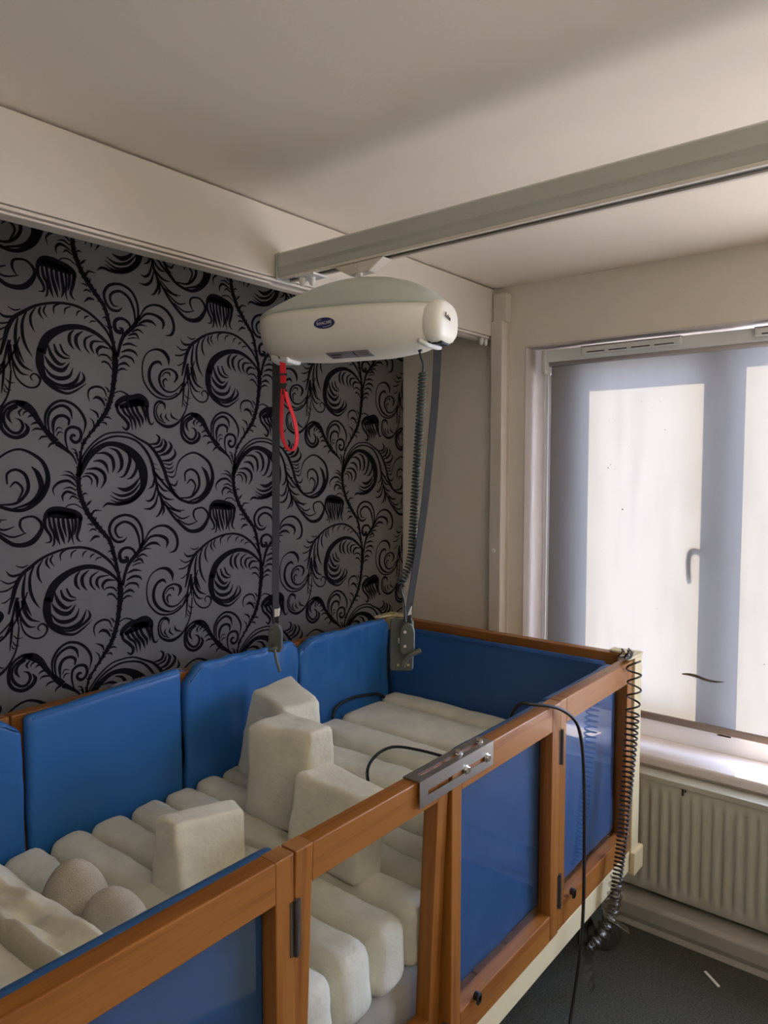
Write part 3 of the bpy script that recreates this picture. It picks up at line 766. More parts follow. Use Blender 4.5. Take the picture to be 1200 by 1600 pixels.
# end cap with the strap outlet
rings_ = []
for u, k in ((.215, .78), (.235, 1.0), (.252, 1.0), (.262, .94), (.270, .80), (.274, .60)):
    r = []
    for j in range(20):
        a = 2 * PI * j / 20; c, s_ = math.cos(a), math.sin(a)
        zc, hh = 2.006, .052
        r.append(hp(u, math.copysign(abs(c) ** .8, c) * .068 * k + .004, zc + math.copysign(abs(s_) ** .75, s_) * hh * k))
    rings_.append(r)
mb = MB(); mb.rings(rings_); ec = mb.build('end_cap', M['shell'], ho, smooth=True)
mb = MB(); mb.hexa([hp(.226, -.012, 1.952), hp(.262, -.012, 1.952), hp(.262, .030, 1.952), hp(.226, .030, 1.952)], [hp(.226, -.012, 1.978), hp(.262, -.012, 1.978), hp(.262, .030, 1.978), hp(.226, .030, 1.978)])
mb.build('strap_outlet', M['black'], ho)
mb = MB(); mb.tube([hp(.222, .072, 1.956), hp(.232, .040, 1.948), hp(.245, .0, 1.946)], .006, 10); mb.build('outlet_guide', M['white'], ho, smooth=True)
def frame(org, xd, zd):
    z = Vector(zd).normalized(); x = Vector(xd); x = (x - z * x.dot(z)).normalized(); y = z.cross(x)
    return Matrix(((x.x, y.x, z.x, org.x), (x.y, y.y, z.y, org.y), (x.z, y.z, z.z, org.z), (0, 0, 0, 1)))
def shell_hit(u, z):
    o = lower; off = parent_loc(ho)
    ok, loc, nor, idx = o.ray_cast(hp(u, .3, z) - off, -HN)
    return (loc + off, nor) if ok else (hp(u, .11, z), HN)
bpy.context.view_layer.update()
p, nrm = shell_hit(-.012, 2.010)
fm = frame(p + nrm * .0022, HA, nrm)
mb = MB(); mb.add([fm @ Vector((.029 * math.cos(2 * PI * k / 40), .0130 * math.sin(2 * PI * k / 40), -.003)) for k in range(40)] + [fm @ Vector((.029 * math.cos(2 * PI * k / 40), .0130 * math.sin(2 * PI * k / 40), 0)) for k in range(40)],
       [tuple(range(40, 80))] + [(k, (k + 1) % 40, 40 + (k + 1) % 40, 40 + k) for k in range(40)])
badge = mb.build('logo_badge', M['navy'], ho)
fm2 = frame(p + nrm * .0027, HA + Vector((0, 0, .08)), nrm)
text_mesh('INVACARE', .0105, fm2, 'badge_lettering', M['label'], badge, .0002, (.86, 1.0))
mb = MB()
arc = [fm @ Vector((.023 * math.cos(a), .0092 * math.sin(a), .0006)) for a in [(-1.75 + 1.35 * k / 14) for k in range(15)]]
mb.tube(arc, .00045, 5)
arc = [fm @ Vector((.023 * math.cos(a), .0092 * math.sin(a), .0006)) for a in [(1.9 + .9 * k / 10) for k in range(11)]]
mb.tube(arc, .0004, 5)
mb.build_each('badge_swoosh', M['label'], badge)
# rating plate under the shell
def under_hit(u, n):
    off = parent_loc(ho); ok, loc, nor, idx = lower.ray_cast(hp(u, n, 1.8) - off, Vector((0, 0, 1)))
    return (loc + off, nor) if ok else (hp(u, n, 1.94), Vector((0, 0, -1)))
def decal(name, u0, u1, n0, n1, m, lift, parent):
    mb = MB(); a = 10; vs2 = []
    for i in range(a + 1):
        for j in range(4):
            q, nn = under_hit(u0 + (u1 - u0) * i / a, n0 + (n1 - n0) * j / 3)
            vs2.append(q + nn * lift)
    mb.add(vs2, [(i * 4 + j, (i + 1) * 4 + j, (i + 1) * 4 + j + 1, i * 4 + j + 1) for i in range(a) for j in range(3)])
    return mb.build(name, m, parent, fix=False)
rp = decal('rating_label', -.035, .085, .030, .070, M['print'], .0008, ho)
mb_l = []
for (u0, u1, n0, n1) in [(-.030, -.004, .040, .048), (-.026, .004, .055, .062), (.040, .044, .034, .068), (.055, .08, .042, .044), (.055, .078, .050, .052), (.055, .08, .058, .060)]:
    decal('label_print', u0, u1, n0, n1, M['darkprint'], .0014, rp)
text_mesh('Robin', .017, frame(hp(.2775, .030, 2.012), HN * -1 + Vector((0, 0, -.2)), HA), 'cap_lettering', M['darkprint'], ec, .0004, (.8, 1))
mb = MB()
mb.hexa([hp(-.240, -.014, 1.937), hp(-.165, -.014, 1.933), hp(-.165, .050, 1.934), hp(-.222, .040, 1.938)], [hp(-.244, -.020, 1.965), hp(-.160, -.020, 1.956), hp(-.160, .056, 1.958), hp(-.226, .046, 1.964)])
mb.build('strap_guide', M['white'], ho, bevel=.006, seg=3)
# trolley
mb = MB()
mb.hexa([(1.438, 1.215, 2.163), (1.470, 1.215, 2.163), (1.470, 1.285, 2.163), (1.438, 1.285, 2.163)], [(1.434, 1.165, 2.190), (1.474, 1.165, 2.190), (1.474, 1.335, 2.190), (1.434, 1.335, 2.190)])
tl = mb.build('trolley', M['beam'], ho, bevel=.003)
mb = MB(); mb.cyl((1.432, 1.255, 2.180), (1.437, 1.255, 2.180), .006, 14); mb.cyl((1.445, 1.25, 2.122), (1.445, 1.25, 2.168), .006, 12); mb.cyl((1.45, 1.266, 2.122), (1.45, 1.266, 2.168), .004, 12)
mb.build_each('hanger_bolt', M['chrome'], tl)
# lifting straps
def lerp(a, b, t): return tuple(x + (y - x) * t for x, y in zip(a, b))
SL0 = hp(-.236, .0, 1.945); SL1 = Vector((1.346, 1.475, 1.235))
mb = MB(); mb.ribbon([lerp(SL0, SL1, t / 14) for t in range(15)], .021, [tuple((R_ * math.cos(t / 14 * .9) + F_ * math.sin(t / 14 * .9))) for t in range(15)], .002)
ls = mb.build('lifting_strap', M['darkwebbing'], ho)
SR0 = hp(.243, .008, 1.96); SR1 = Vector((1.435, 1.087, 1.275))
pts = cr([tuple(SR0), (SR0.x - .006, SR0.y + .006, 1.80), (SR0.x - .018, SR0.y + .028, 1.55), tuple(SR1)], 6)
mb = MB(); mb.ribbon(pts, .020, [tuple((R_ * math.cos(.35 + t / 18 * .3) + F_ * math.sin(.35 + t / 18 * .3))) for t in range(19)], .002)
rs = mb.build('lifting_strap', M['darkwebbing'], ho)
def hook(base, flip, parent):
    """plastic hook body below the strap end"""
    b = Vector(base); mb = MB()
    P = lambda r, f, z: b + R_ * r + F_ * f + Vector((0, 0, z))
    n = 20
    out = [(-.015, -.070), (.015, -.070), (.019, -.055), (.019, -.012), (.013, .006), (.0, .012), (-.013, .006), (-.019, -.012), (-.019, -.055)]
    front = [P(x, -.011, z) for x, z in out]; back = [P(x, .011, z) for x, z in out]
    mb.rings([back, front]); o = mb.build('hook_body', M['handset'], parent, bevel=.004, seg=3)
    mb = MB()
    if flip:
        mb.tube(cr([tuple(P(-.012, -.014, -.100)), tuple(P(-.004, -.016, -.082)), tuple(P(.010, -.016, -.068)), tuple(P(.024, -.014, -.062)), tuple(P(.034, -.012, -.058))], 5), .0068, 10)
    else:
        mb.tube(cr([tuple(P(-.003, -.012, -.055)), tuple(P(.002, -.015, -.08)), tuple(P(.009, -.015, -.108)), tuple(P(.013, -.014, -.122))], 5), .0045, 10)
        mb.tube([P(-.019, -.012, -.064), P(.005, -.014, -.056)], .0045, 10)
    mb.build('hook_arm', M['handset'], o, smooth=True)
    mb = MB()
    for z in (-.012, -.048): mb.cyl(P(-.006, -.0105, z), P(-.006, -.0135, z), .004, 12)
    mb.build_each('hook_rivet', M['chrome'], o)
    mb = MB(); mb.hexa([P(-.009, -.004, .008), P(.009, -.004, .008), P(.009, .004, .008), P(-.009, .004, .008)], [P(-.008, -.004, .052), P(.010, -.004, .052), P(.010, .004, .052), P(-.008, .004, .052)])
    mb.build('strap_sleeve', M['black'], o)
    mb = MB(); mb.hexa([P(-.002, -.0055, .028), P(.010, -.0055, .031), P(.010, .0055, .031), P(-.002, .0055, .028)], [P(-.002, -.0055, .050), P(.012, -.0055, .052), P(.012, .0055, .052), P(-.002, .0055, .050)])
    mb.build('strap_tag', M['label'], o)
hook((1.346, 1.475, 1.222), False, ls)
hook((1.435, 1.087, 1.262), True, rs)
# red emergency pull strap
rp0 = hp(-.184, .040, 1.942)
pl = empty('emergency_pull_strap', tuple(rp0), 'red webbing loop with a buckle dangling under the hoist', 'strap')
def rpt(r, z, f=0): return rp0 + R_ * r + F_ * f + Vector((0, 0, z))
MB().ribbon([rpt(-.002, .006), rpt(-.001, -.03), rpt(0, -.075)], .015, tuple(R_), .003).build('strap_top', M['red'], pl)
lp = cr([tuple(rpt(-.002, -.075)), tuple(rpt(-.004, -.11)), tuple(rpt(-.006, -.16)), tuple(rpt(-.004, -.20)), tuple(rpt(.006, -.226)), tuple(rpt(.018, -.236)), tuple(rpt(.030, -.226)), tuple(rpt(.034, -.195)), tuple(rpt(.026, -.15)), tuple(rpt(.012, -.11)), tuple(rpt(.004, -.075))], 5)
wd = [tuple((R_ * .45 + F_ * .9)) for _ in lp]
MB().ribbon(lp, .014, wd, .003).build('strap_loop', M['red'], pl)
mb = MB()
for z in (-.040, -.066, -.082): mb.hexa([rpt(-.011, z, -.004), rpt(.010, z, -.004), rpt(.010, z, .004), rpt(-.011, z, .004)], [rpt(-.011, z + .006, -.004), rpt(.010, z + .006, -.004), rpt(.010, z + .006, .004), rpt(-.011, z + .006, .004)])
mb.hexa([rpt(-.010, -.086, -.0045), rpt(.002, -.09, -.0045), rpt(.002, -.09, .002), rpt(-.010, -.086, .002)], [rpt(-.010, -.064, -.0045), rpt(.009, -.064, -.0045), rpt(.009, -.064, .002), rpt(-.010, -.064, .002)])
mb.hexa([rpt(-.010, 0.002, -.005), rpt(.008, 0.002, -.005), rpt(.008, 0.002, .005), rpt(-.010, .002, .005)], [rpt(-.014, .010, -.006), rpt(.012, .010, -.006), rpt(.012, .010, .006), rpt(-.014, .010, .006)])
mb.build_each('buckle', M['black'], pl, bevel=.001)
# handset with its coiled lead
hs0 = CAM + F_ * 1.835 + R_ * .046 + Vector((0, 0, -.455))
hs = empty('hoist_handset', (hs0.x, hs0.y, 1.139), 'dark green-grey hand control hanging behind the right hoist hook', 'remote control')
def hpt(r, f, z): return Vector((hs0.x, hs0.y, 0)) + R_ * r + F_ * f + Vector((0, 0, z))
out = []
for cx, cz, a0 in ((.020, 1.265, 0), (-.020, 1.265, 90), (-.021, 1.150, 180), (.019, 1.150, 270)):
    for k in range(6):
        a = math.radians(a0 + 90 * k / 5); out.append((cx + .010 * math.cos(a), cz + .010 * math.sin(a)))
mb = MB(); mb.rings([[hpt(x, .010, z) for x, z in out], [hpt(x, -.010, z) for x, z in out]])
hb = mb.build('handset_body', M['handset'], hs, bevel=.004, seg=3)
mb = MB()
for x in (-.010, .016): mb.hexa([hpt(x - .003, -.0115, 1.153), hpt(x + .003, -.0115, 1.153), hpt(x + .003, -.009, 1.153), hpt(x - .003, -.009, 1.153)], [hpt(x - .003, -.0115, 1.159), hpt(x + .003, -.0115, 1.159), hpt(x + .003, -.009, 1.159), hpt(x - .003, -.009, 1.159)])
mb.build_each('charging_contact', M['brass'], hs)
mb = MB(); mb.rings([[hpt(x, f, z) for x, z in ((-.010, 1.212), (.016, 1.212), (.016, 1.217), (-.004, 1.219), (-.006, 1.226), (-.010, 1.226))] for f in (-.0095, -.0115)])
mb.build('handset_label', M['label'], hs)
def coil(path, r0, r1, turns, wire, n=8, bm=None, jitter=0, ph=0):
    P = [Vector(p) for p in cr(path, 16)]; Ls = [0]
    for a, b in zip(P, P[1:]): Ls.append(Ls[-1] + (b - a).length)
    tot = Ls[-1]; steps = int(turns(1.0) * 12); out = []; j = 0
    for i in range(steps + 1):
        s_ = i / steps
        # turns(s) is the cumulative number of turns at arc fraction s; invert numerically
        lo, hi = 0., 1.
        for _ in range(18):
            md = (lo + hi) / 2
            if turns(md) < turns(1.0) * s_: lo = md
            else: hi = md
        f = lo * tot
        while j < len(Ls) - 2 and Ls[j + 1] < f: j += 1
        t = (f - Ls[j]) / max(Ls[j + 1] - Ls[j], 1e-9); c = P[j].lerp(P[j + 1], t); d = (P[j + 1] - P[j]).normalized()
        a = R_ - d * R_.dot(d); a.normalize(); b = d.cross(a); an = 2 * PI * turns(1.0) * s_ + ph
        rr = r0 + (r1 - r0) * lo
        rr *= 1 + jitter * noise.noise(Vector((lo * 30, 2, 1)))
        out.append(c + (a * math.cos(an) + b * math.sin(an)) * rr)
    return (bm or MB()).tube(out, wire, n)
dc = 1.775
def cp(px_, py_, dep=dc):     # place along the hang of the lead, all at one depth from the viewer
    return tuple(CAM + F_ * dep + R_ * ((px_ - 600) * dep / FPX) + Vector((0, 0, (731 - py_) * dep / FPX)))
mb = MB(); mb.tube(cr([cp(655, 540), cp(656, 556), cp(661, 572), cp(660, 584)], 5), .0028, 8)
mb.tube(cr([cp(655, 536), cp(656, 552)], 3), .0055, 10)
mb.tube(cr([cp(626, 917), cp(628, 928), cp(632, 940), cp(633, 955), cp(634, 975)], 5), .0028, 8)
mb.build_each('lead', M['greencord'], hs, smooth=True)
mb = coil([cp(660, 584), cp(656, 650), cp(651, 730), cp(646, 820), cp(642, 875), cp(626, 915)], .0088, .0088, lambda s_: 62 * s_, .0025, 6)
mb.build('coiled_lead', M['greencord'], hs, smooth=True)

# ------------------------------------------------------------------ bed
bed = empty('safety_bed', (1.3, 1.36, 0), 'high-sided beech bed with clear panelled gates on castors', 'bed')
BX0, BX1, BYF, BYB = .20, 2.40, .835, 1.90
ZT = 1.032
def gate(x0, x1, y, side, sl=.040, sr=.045, zb=.386, lean=0., parent=bed, pane=True, knob=None):
    """framed panel in the long side; side=-1 front, +1 back; y is the outer face"""
    yi = y - side * .036
    def Y(z, yv): return yv + lean * (ZT - z) / (ZT - zb)
    mb = MB()
    def pc(a0, a1, z0, z1, mi):
        ys = sorted((y, yi))
        mb.hexa([(a0, Y(z0, ys[0]), z0), (a1, Y(z0, ys[0]), z0), (a1, Y(z0, ys[1]), z0), (a0, Y(z0, ys[1]), z0)],
                [(a0, Y(z1, ys[0]), z1), (a1, Y(z1, ys[0]), z1), (a1, Y(z1, ys[1]), z1), (a0, Y(z1, ys[1]), z1)], mi)
    pc(x0, x0 + sl, zb, ZT, 1); pc(x1 - sr, x1, zb, ZT, 1)
    pc(x0 + sl - .0003, x1 - sr + .0003, ZT - .070, ZT, 0); pc(x0 + sl - .0003, x1 - sr + .0003, zb, zb + .072, 0)
    g = mb.build('gate_frame', [M['wx'], M['wz']], parent, bevel=.0025)
    if pane:
        yp = y - side * .026
        mb = MB(); ys = sorted((yp, yp - side * .004))
        z0, z1 = zb + .068, ZT - .066; a0, a1 = x0 + sl - .004, x1 - sr + .004
        mb.hexa([(a0, Y(z0, ys[0]), z0), (a1, Y(z0, ys[0]), z0), (a1, Y(z0, ys[1]), z0), (a0, Y(z0, ys[1]), z0)],
                [(a0, Y(z1, ys[0]), z1), (a1, Y(z1, ys[0]), z1), (a1, Y(z1, ys[1]), z1), (a0, Y(z1, ys[1]), z1)])
        mb.build('clear_panel', M['acrylic'], g)
    return g
def hinge(x, y, zc, parent, side=-1):
    mb = MB(); mb.cyl((x, y + side * .003, zc - .048), (x, y + side * .003, zc + .048), .0045, 10)
    mb.box(x - .012, x + .012, y, y + side * .0012, zc - .046, zc + .046)
    for z in (-.03, -.01, .01, .03): mb.cyl((x, y + side * .003, zc + z - .0008), (x, y + side * .003, zc + z + .0008), .0052, 10)
    mb.build('hinge', M['darksteel'], parent)
g1 = gate(.285, .797, BYF, -1, .04, .040)
hinge(.7995, BYF, .905, g1); hinge(.7995, BYF, .50, g1)
g2 = gate(.802, 1.252, BYF, -1, .040, .038, zb=.40, lean=.028)
g3 = gate(1.257, 1.784, BYF - .004, -1, .038, .050, knob=True)
hinge(1.787, BYF - .004, .908, g3); hinge(1.787, BYF - .004, .505, g3)
g4 = gate(1.790, 2.322, BYF, -1, .038, .040)
# dark swivel catch on the lower rail
for x_, z_, g in ((1.335, .455, g3), (1.842, .462, g4), (1.205, .46, g2)):
    mb = MB(); mb.cyl((x_ + .02, BYF - .004, z_ + .008), (x_ + .02, BYF - .018, z_ + .008), .010, 14); mb.box(x_ + .012, x_ + .028, BYF - .018, BYF - .012, z_ - .008, z_ + .012)
    mb.build('catch', M['black'], g, bevel=.002)
gb = [gate(.285, .797, BYB, 1), gate(.802, 1.252, BYB, 1), gate(1.257, 1.774, BYB, 1), gate(1.782, 2.322, BYB, 1)]
# end-grain shoulders of the jointed corners on the rail tops
for xs, g in (((.757, .797), g1), ((.802, .842), g2), ((1.740, 1.784), g3)):
    MB().box(xs[0], xs[1], BYF + .0005 - (.004 if g is g3 else 0), BYF + .0355 - (.004 if g is g3 else 0), ZT - .001, ZT + .0006).build('end_grain', M['endgrain'], g)
# corner posts and caps
for (x0, x1, y0, y1) in ((2.338, 2.402, BYF - .004, BYF + .056), (2.338, 2.402, BYB - .052, BYB + .004), (BX0, BX0 + .064, BYF - .004, BYF + .056), (BX0, BX0 + .064, BYB - .052, BYB + .004)):
    pst = MB().box(x0, x1, y0, y1, .31, 1.036).build('corner_post', M['cream'], bed, bevel=.004)
    s_ = 1 if x0 > 1 else -1; f_ = -1 if y0 < 1 else 1
    cx0, cx1 = (x0 - .055, x1 + .004) if s_ > 0 else (x0 - .004, x1 + .055)
    mb = MB(); yo = y0 - .003 if f_ < 0 else y1 + .003
    yi_ = y1 + .04 if f_ < 0 else y0 - .04
    outl = [(x1 + .004, yo), (x1 + .004, yi_), (x1 - .040, yi_), (x1 - .045, yo - f_ * .036), (cx0, yo - f_ * .034), (cx0 - .004, yo - f_ * .02), (cx0, yo - f_ * .006), (x0 - .01, yo)] if s_ > 0 else \
           [(x0 - .004, yo), (x0 - .004, yi_), (x0 + .040, yi_), (x0 + .045, yo - f_ * .036), (cx1, yo - f_ * .034), (cx1 + .004, yo - f_ * .02), (cx1, yo - f_ * .006), (x1 + .01, yo)]
    mb.rings([[(x, y, z) for x, y in outl] for z in (1.0375, 1.046)])
    cap = mb.build('post_cap', M['cream'], pst, bevel=.003)
    mb = MB()
    mb.cyl((x0 + .035, (y0 + y1) / 2 - .008, 1.046), (x0 + .035, (y0 + y1) / 2 - .008, 1.0472), .005, 12); mb.cyl((x0 - s_ * .02, yo - f_ * .018, 1.046), (x0 - s_ * .02, yo - f_ * .018, 1.0472), .005, 12)
    mb.build_each('cap_screw', M['darksteel'], cap)
# ends
for x0, x1, nm in ((2.352, 2.392, 'foot_board'), (BX0 + .012, BX0 + .052, 'head_board')):
    mb = MB(); mb.box(x0, x1, BYF + .056, BYB - .052, .990, 1.037); mb.box(x0 + .006, x1 - .006, BYF + .056, BYB - .052, .40, .9905)
    mb.build(nm, M['wy'], bed, bevel=.003)
# base rails in cream
mb = MB()
mb.box(BX0, 2.36, BYF + .002, BYF + .032, .312, .382); mb.box(BX0, 2.36, BYB - .032, BYB - .002, .312, .382)
mb.box(2.345, 2.385, BYF + .03, BYB - .03, .312, .39); mb.box(BX0, BX0 + .04, BYF + .03, BYB - .03, .312, .39)
mb.build('base_rail', M['cream'], bed, bevel=.003)
for y0, y1 in ((BYF - .016, BYF + .060), (BYB - .060, BYB + .016)):
    MB().box(2.338, 2.420, y0, y1, .300, .378).build('corner_block', M['cream'], bed, bevel=.004)
    MB().box(BX0 - .02, BX0 + .062, y0, y1, .300, .378).build('corner_block', M['cream'], bed, bevel=.004)
mb = MB()
for y in (1.02, 1.7): mb.box(.3, 2.345, y, y + .04, .25, .30)
for x in (.4, 1.2, 2.25): mb.box(x, x + .04, .87, 1.86, .25, .312)
mb.build('underframe', M['darksteel'], bed)
mb = MB(); mb.box(.27, 2.345, .875, 1.862, .385, .405)
for i in range(14): mb.box(.32 + i * .145, .38 + i * .145, .88, 1.86, .405, .412)
mb.build('slat_base', M['wy'], bed)
# castors
def castor(x, y, ang):
    ca = Vector((math.cos(ang), math.sin(ang), 0)); cn = Vector((-ca.y, ca.x, 0)); b = Vector((x, y, 0)); m = b - ca * .03
    mb = MB(); Z = Vector((0, 0, 1))
    mb.cyl(m + Z * .235, m + Z * .312, .013, 16); mb.cyl(m + Z * .150, m + Z * .172, .026, 20)
    mb.cyl(m + Z * .172, m + Z * .240, .016, 16)
    fk = mb.build('castor_stem', M['chrome'], bed, smooth=False)
    mb = MB()
    for s_ in (-1, 1):
        p = [b + cn * s_ * .020 + ca * a + Z * z for a, z in ((.012, .045), (-.012, .045), (-.055, .148), (-.005, .156))]
        q = [v + cn * s_ * .004 for v in p]; mb.rings([p, q])
    mb.build('castor_fork', M['handset'], fk, bevel=.002)
    mb = MB(); rr = []
    for a, r in ((-.015, .040), (-.015, .050), (-.009, .056), (.009, .056), (.015, .050), (.015, .040)):
        rr.append([b + cn * a + ca * (r * math.cos(2 * PI * k / 32)) + Z * (.0565 + r * math.sin(2 * PI * k / 32)) for k in range(32)])
    mb.rings(rr); mb.build('castor_wheel', M['wheel'], fk, smooth=True)
    mb = MB(); mb.cyl(b - cn * .017 + Z * .0565, b + cn * .017 + Z * .0565, .022, 20); mb.build('wheel_hub', M['handset'], fk)
    mb = MB(); p0 = b - ca * .01 + Z * .120; p1 = b + ca * .085 + Z * .075
    mb.ribbon([p0, p0.lerp(p1, .5) + Z * .006, p1], .032, tuple(cn), .004)
    mb.build('brake_pedal', M['chrome'], fk, bevel=.001)
castor(2.345, .925, math.radians(-62)); castor(2.30, 1.82, math.radians(30)); castor(.30, .925, math.radians(200)); castor(.30, 1.82, math.radians(120))
# sliding latch brackets
def latch(x0, x1, yf, side, m, label):
    r = empty('latch_bracket', ((x0 + x1) / 2, yf, ZT), label, 'bracket')
    T = .0025; zt = ZT + .0035; yo = yf + side * .0035; yb = yf - side * .040; zb = ZT - .052
    def slot_plate(fn, w0, w1, s0, s1):
        """plate x0..x1 by w0..w1 with a slot; fn maps (x,w)->point"""
        mb = MB(); a0, a1 = x0 + .030, x1 - .030
        q = [(x0, x1, w0, s0), (x0, x1, s1, w1), (x0, a0, s0, s1), (a1, x1, s0, s1)]
        for xa, xb, wa, wb in q: mb_pts.append((xa, xb, wa, wb))
        return mb
    mb = MB(); a0, a1 = x0 + .028, x1 - .022
    ys = sorted((yo, yb)); ym = (ys[0] + ys[1]) / 2 
    for xa, xb, wa, wb in ((x0, x1, ys[0], ym - .005), (x0, x1, ym + .005, ys[1]), (x0, a0, ym - .005, ym + .005), (a1, x1, ym - .005, ym + .005)):
        mb.box(xa, xb, wa, wb, zt - T, zt)
    zm = (zt + zb) / 2 - .003; yy0, yy1 = sorted((yo, yo - side * T))
    for xa, xb, wa, wb in ((x0, x1, zb, zm - .005), (x0, x1, zm + .005, zt - T), (x0, a0, zm - .005, zm + .005), (a1, x1, zm - .005, zm + .005)):
        mb.box(xa, xb, yy0, yy1, wa, wb)
    mb.build('bracket_plate', m, r)
    for fx in (.60, .90):
        xx = x0 + (x1 - x0) * fx
        mb = MB(); mb.cyl((xx, ym, zt), (xx, ym, zt + .007), .0085, 6); mb.cyl((xx, ym, zt), (xx, ym, zt + .0015), .0105, 16); mb.build('bolt', M['chrome'], r, bevel=.0008)
        mb = MB(); mb.cyl((xx, yo, zm), (xx, yo + side * .007, zm), .0085, 6); mb.cyl((xx, yo, zm), (xx, yo + side * .0015, zm), .0105, 16); mb.build('bolt', M['chrome'], r, bevel=.0008)
    return r
latch(1.135, 1.420, BYF - .0045, -1, M['steel'], 'slotted grey metal bracket joining two gates on the near rail')
latch(1.085, 1.325, BYB, 1, M['chrome'], 'shiny slotted bracket on the rail along the wallpaper')

# ------------------------------------------------------------------ padded bumpers
def pad(x0, x1, y0, y1, z0, z1, label, axis='x', cl=0., cr_=0., m='blue', group='blue padded bumpers lining the bed', seed=1, amp=.004, sag=0., zl=0., zr=0.):
    L = x1 - x0 if axis == 'x' else y1 - y0
    def shape(q):
        t = (q.x - x0) / L if axis == 'x' else (q.y - y0) / L
        h = (q.z - z0) / (z1 - z0); d = 0
        a = t * L
        if cl and a < cl: d += (cl - a) * .8
        b = L - a
        if cr_ and b < cr_: d += (cr_ - b) * .8
        d += sag * math.sin(PI * min(max(t, 0), 1)) - zl * (1 - t) - zr * t
        q = q.copy(); q.z -= d * max(0, h) ** 3
        if amp > .008:          # soft vertical creases running down from the top edge
            cz = amp * .55 * math.sin(t * 34 + 5 * noise.noise(Vector((t * 6, h * 2, seed)))) * max(0, h) ** 1.5
            q.y += cz * (.6 + .6 * noise.noise(Vector((t * 9, h * 3, seed + 4))))
            q.z += amp * .5 * noise.noise(Vector((t * 12, 0, seed))) * max(0, h) ** 6
        return q
    nx, ny = (48, 4) if axis == 'x' else (4, 26)
    mb = softbox(bx8(x0, x1, y0, y1, z0, z1), .016, nx, ny, 22, amp=amp, fs=7, seed=seed, shape=shape)
    o = mb.build('bumper_pad', M[m], None, smooth=True)
    tag(o, label, 'bumper pad', group)
    # welted seam below the top edge
    pts = []
    face = (y0 if axis == 'x' and y0 > 1.3 else y1) if axis == 'x' else x0
    for i in range(31):
        t = .03 + .94 * i / 30
        if axis == 'x': q = shape(Vector((x0 + L * t, face + (-.002 if y0 > 1.3 else .002), z1 - .010)))
        else: q = shape(Vector((x0 - .002, y0 + L * t, z1 - .010)))
        pts.append(tuple(q))
    s_ = MB().tube(pts, .0024, 6).build('seam_piping', M[m], None, smooth=True)
    s_.parent = o
    return o
YB0, YB1 = 1.826, 1.860
pad(.36, .815, YB0, YB1, .62, 1.038, 'blue bumper pad cut by the photo\'s left edge, against the wallpapered side', cr_=.05, seed=2)
pad(.822, 1.288, YB0, YB1, .62, 1.050, 'square-cornered blue bumper pad below the shiny back bracket', seed=3, amp=.003, zl=-.018, zr=.006)
pad(1.300, 1.776, YB0, YB1, .62, 1.052, 'wrinkled blue bumper pad behind the tallest cream blocks', cl=.06, cr_=.03, seed=4, amp=.010)
pad(1.784, 2.292, YB0, YB1, .62, 1.046, 'blue bumper pad nearest the foot corner on the wallpapered side', cl=.055, cr_=.025, seed=5, amp=.010)
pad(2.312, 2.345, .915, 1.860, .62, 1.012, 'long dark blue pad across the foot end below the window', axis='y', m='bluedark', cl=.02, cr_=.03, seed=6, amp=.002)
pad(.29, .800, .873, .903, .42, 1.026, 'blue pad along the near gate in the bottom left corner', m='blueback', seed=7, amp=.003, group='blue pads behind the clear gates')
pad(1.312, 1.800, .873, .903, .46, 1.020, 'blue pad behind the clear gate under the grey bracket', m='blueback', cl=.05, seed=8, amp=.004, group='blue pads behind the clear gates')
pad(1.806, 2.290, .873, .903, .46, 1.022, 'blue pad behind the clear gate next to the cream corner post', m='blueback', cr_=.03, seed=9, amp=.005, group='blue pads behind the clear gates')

# ------------------------------------------------------------------ mattress bars
ml = softbox(bx8(.28, 2.335, .915, 1.820, .414, .552), .03, 40, 20, 6, amp=.007, fs=6, seed=3)
tag(ml.build('mattress', M['under'], None, smooth=True), 'crumpled greyish mattress base beneath the cream foam bars', 'mattress')
GB = 'cream fleece foam bars laid across the bed'
def bar(x0, x1, y0, y1, z0, zf, zb, label, seed, xs=0., name='foam_bar', m='fleece', amp=.007, rad=.028):
    C8 = [(x0 + xs, y0, z0), (x1 + xs, y0, z0), (x1, y1, z0), (x0, y1, z0), (x0 + xs + .004, y0 + .005, zf), (x1 + xs - .004, y0 + .005, zf), (x1 - .004, y1, zb), (x0 + .004, y1, zb)]
    o = softbox(C8, rad, 8, 30, 8, amp=amp, fs=9, seed=seed, bulge=.006).build(name, M[m], None, smooth=True)
    tag(o, label, 'foam bar', GB); return o
def clab(k):
    return ['narrow cream foam bar lying directly against the dark blue foot pad',
            'widest cream foam bar, second from the foot pad',
            'cream foam bar, third counting from the foot pad'][k]
ORD = ['fourth', 'fifth', 'sixth', 'seventh', 'eighth', 'ninth', 'tenth', 'eleventh', 'twelfth', 'thirteenth', 'fourteenth']
bar(2.205, 2.312, .90, 1.815, .567, .738, .748, clab(0), 11, amp=.004)
bar(1.955, 2.198, .89, 1.80, .567, .738, .742, clab(1), 12, amp=.005)
bar(1.800, 1.948, .89, 1.805, .567, .730, .738, clab(2), 13, amp=.005)
edges = [1.795, 1.640, 1.500, 1.400, 1.300, 1.190, 1.080, .965, .850, .735]
for k in range(len(edges) - 1):
    b_, a_ = edges[k] - .004, edges[k + 1] + .002
    zf = .712; zb = .722 if k < 2 else .704
    bar(a_, b_, .888, 1.815, .567, zf, zb, 'cream fleece foam bar, %s counting from the foot pad' % ORD[k], 14 + k, amp=.008, rad=.032)
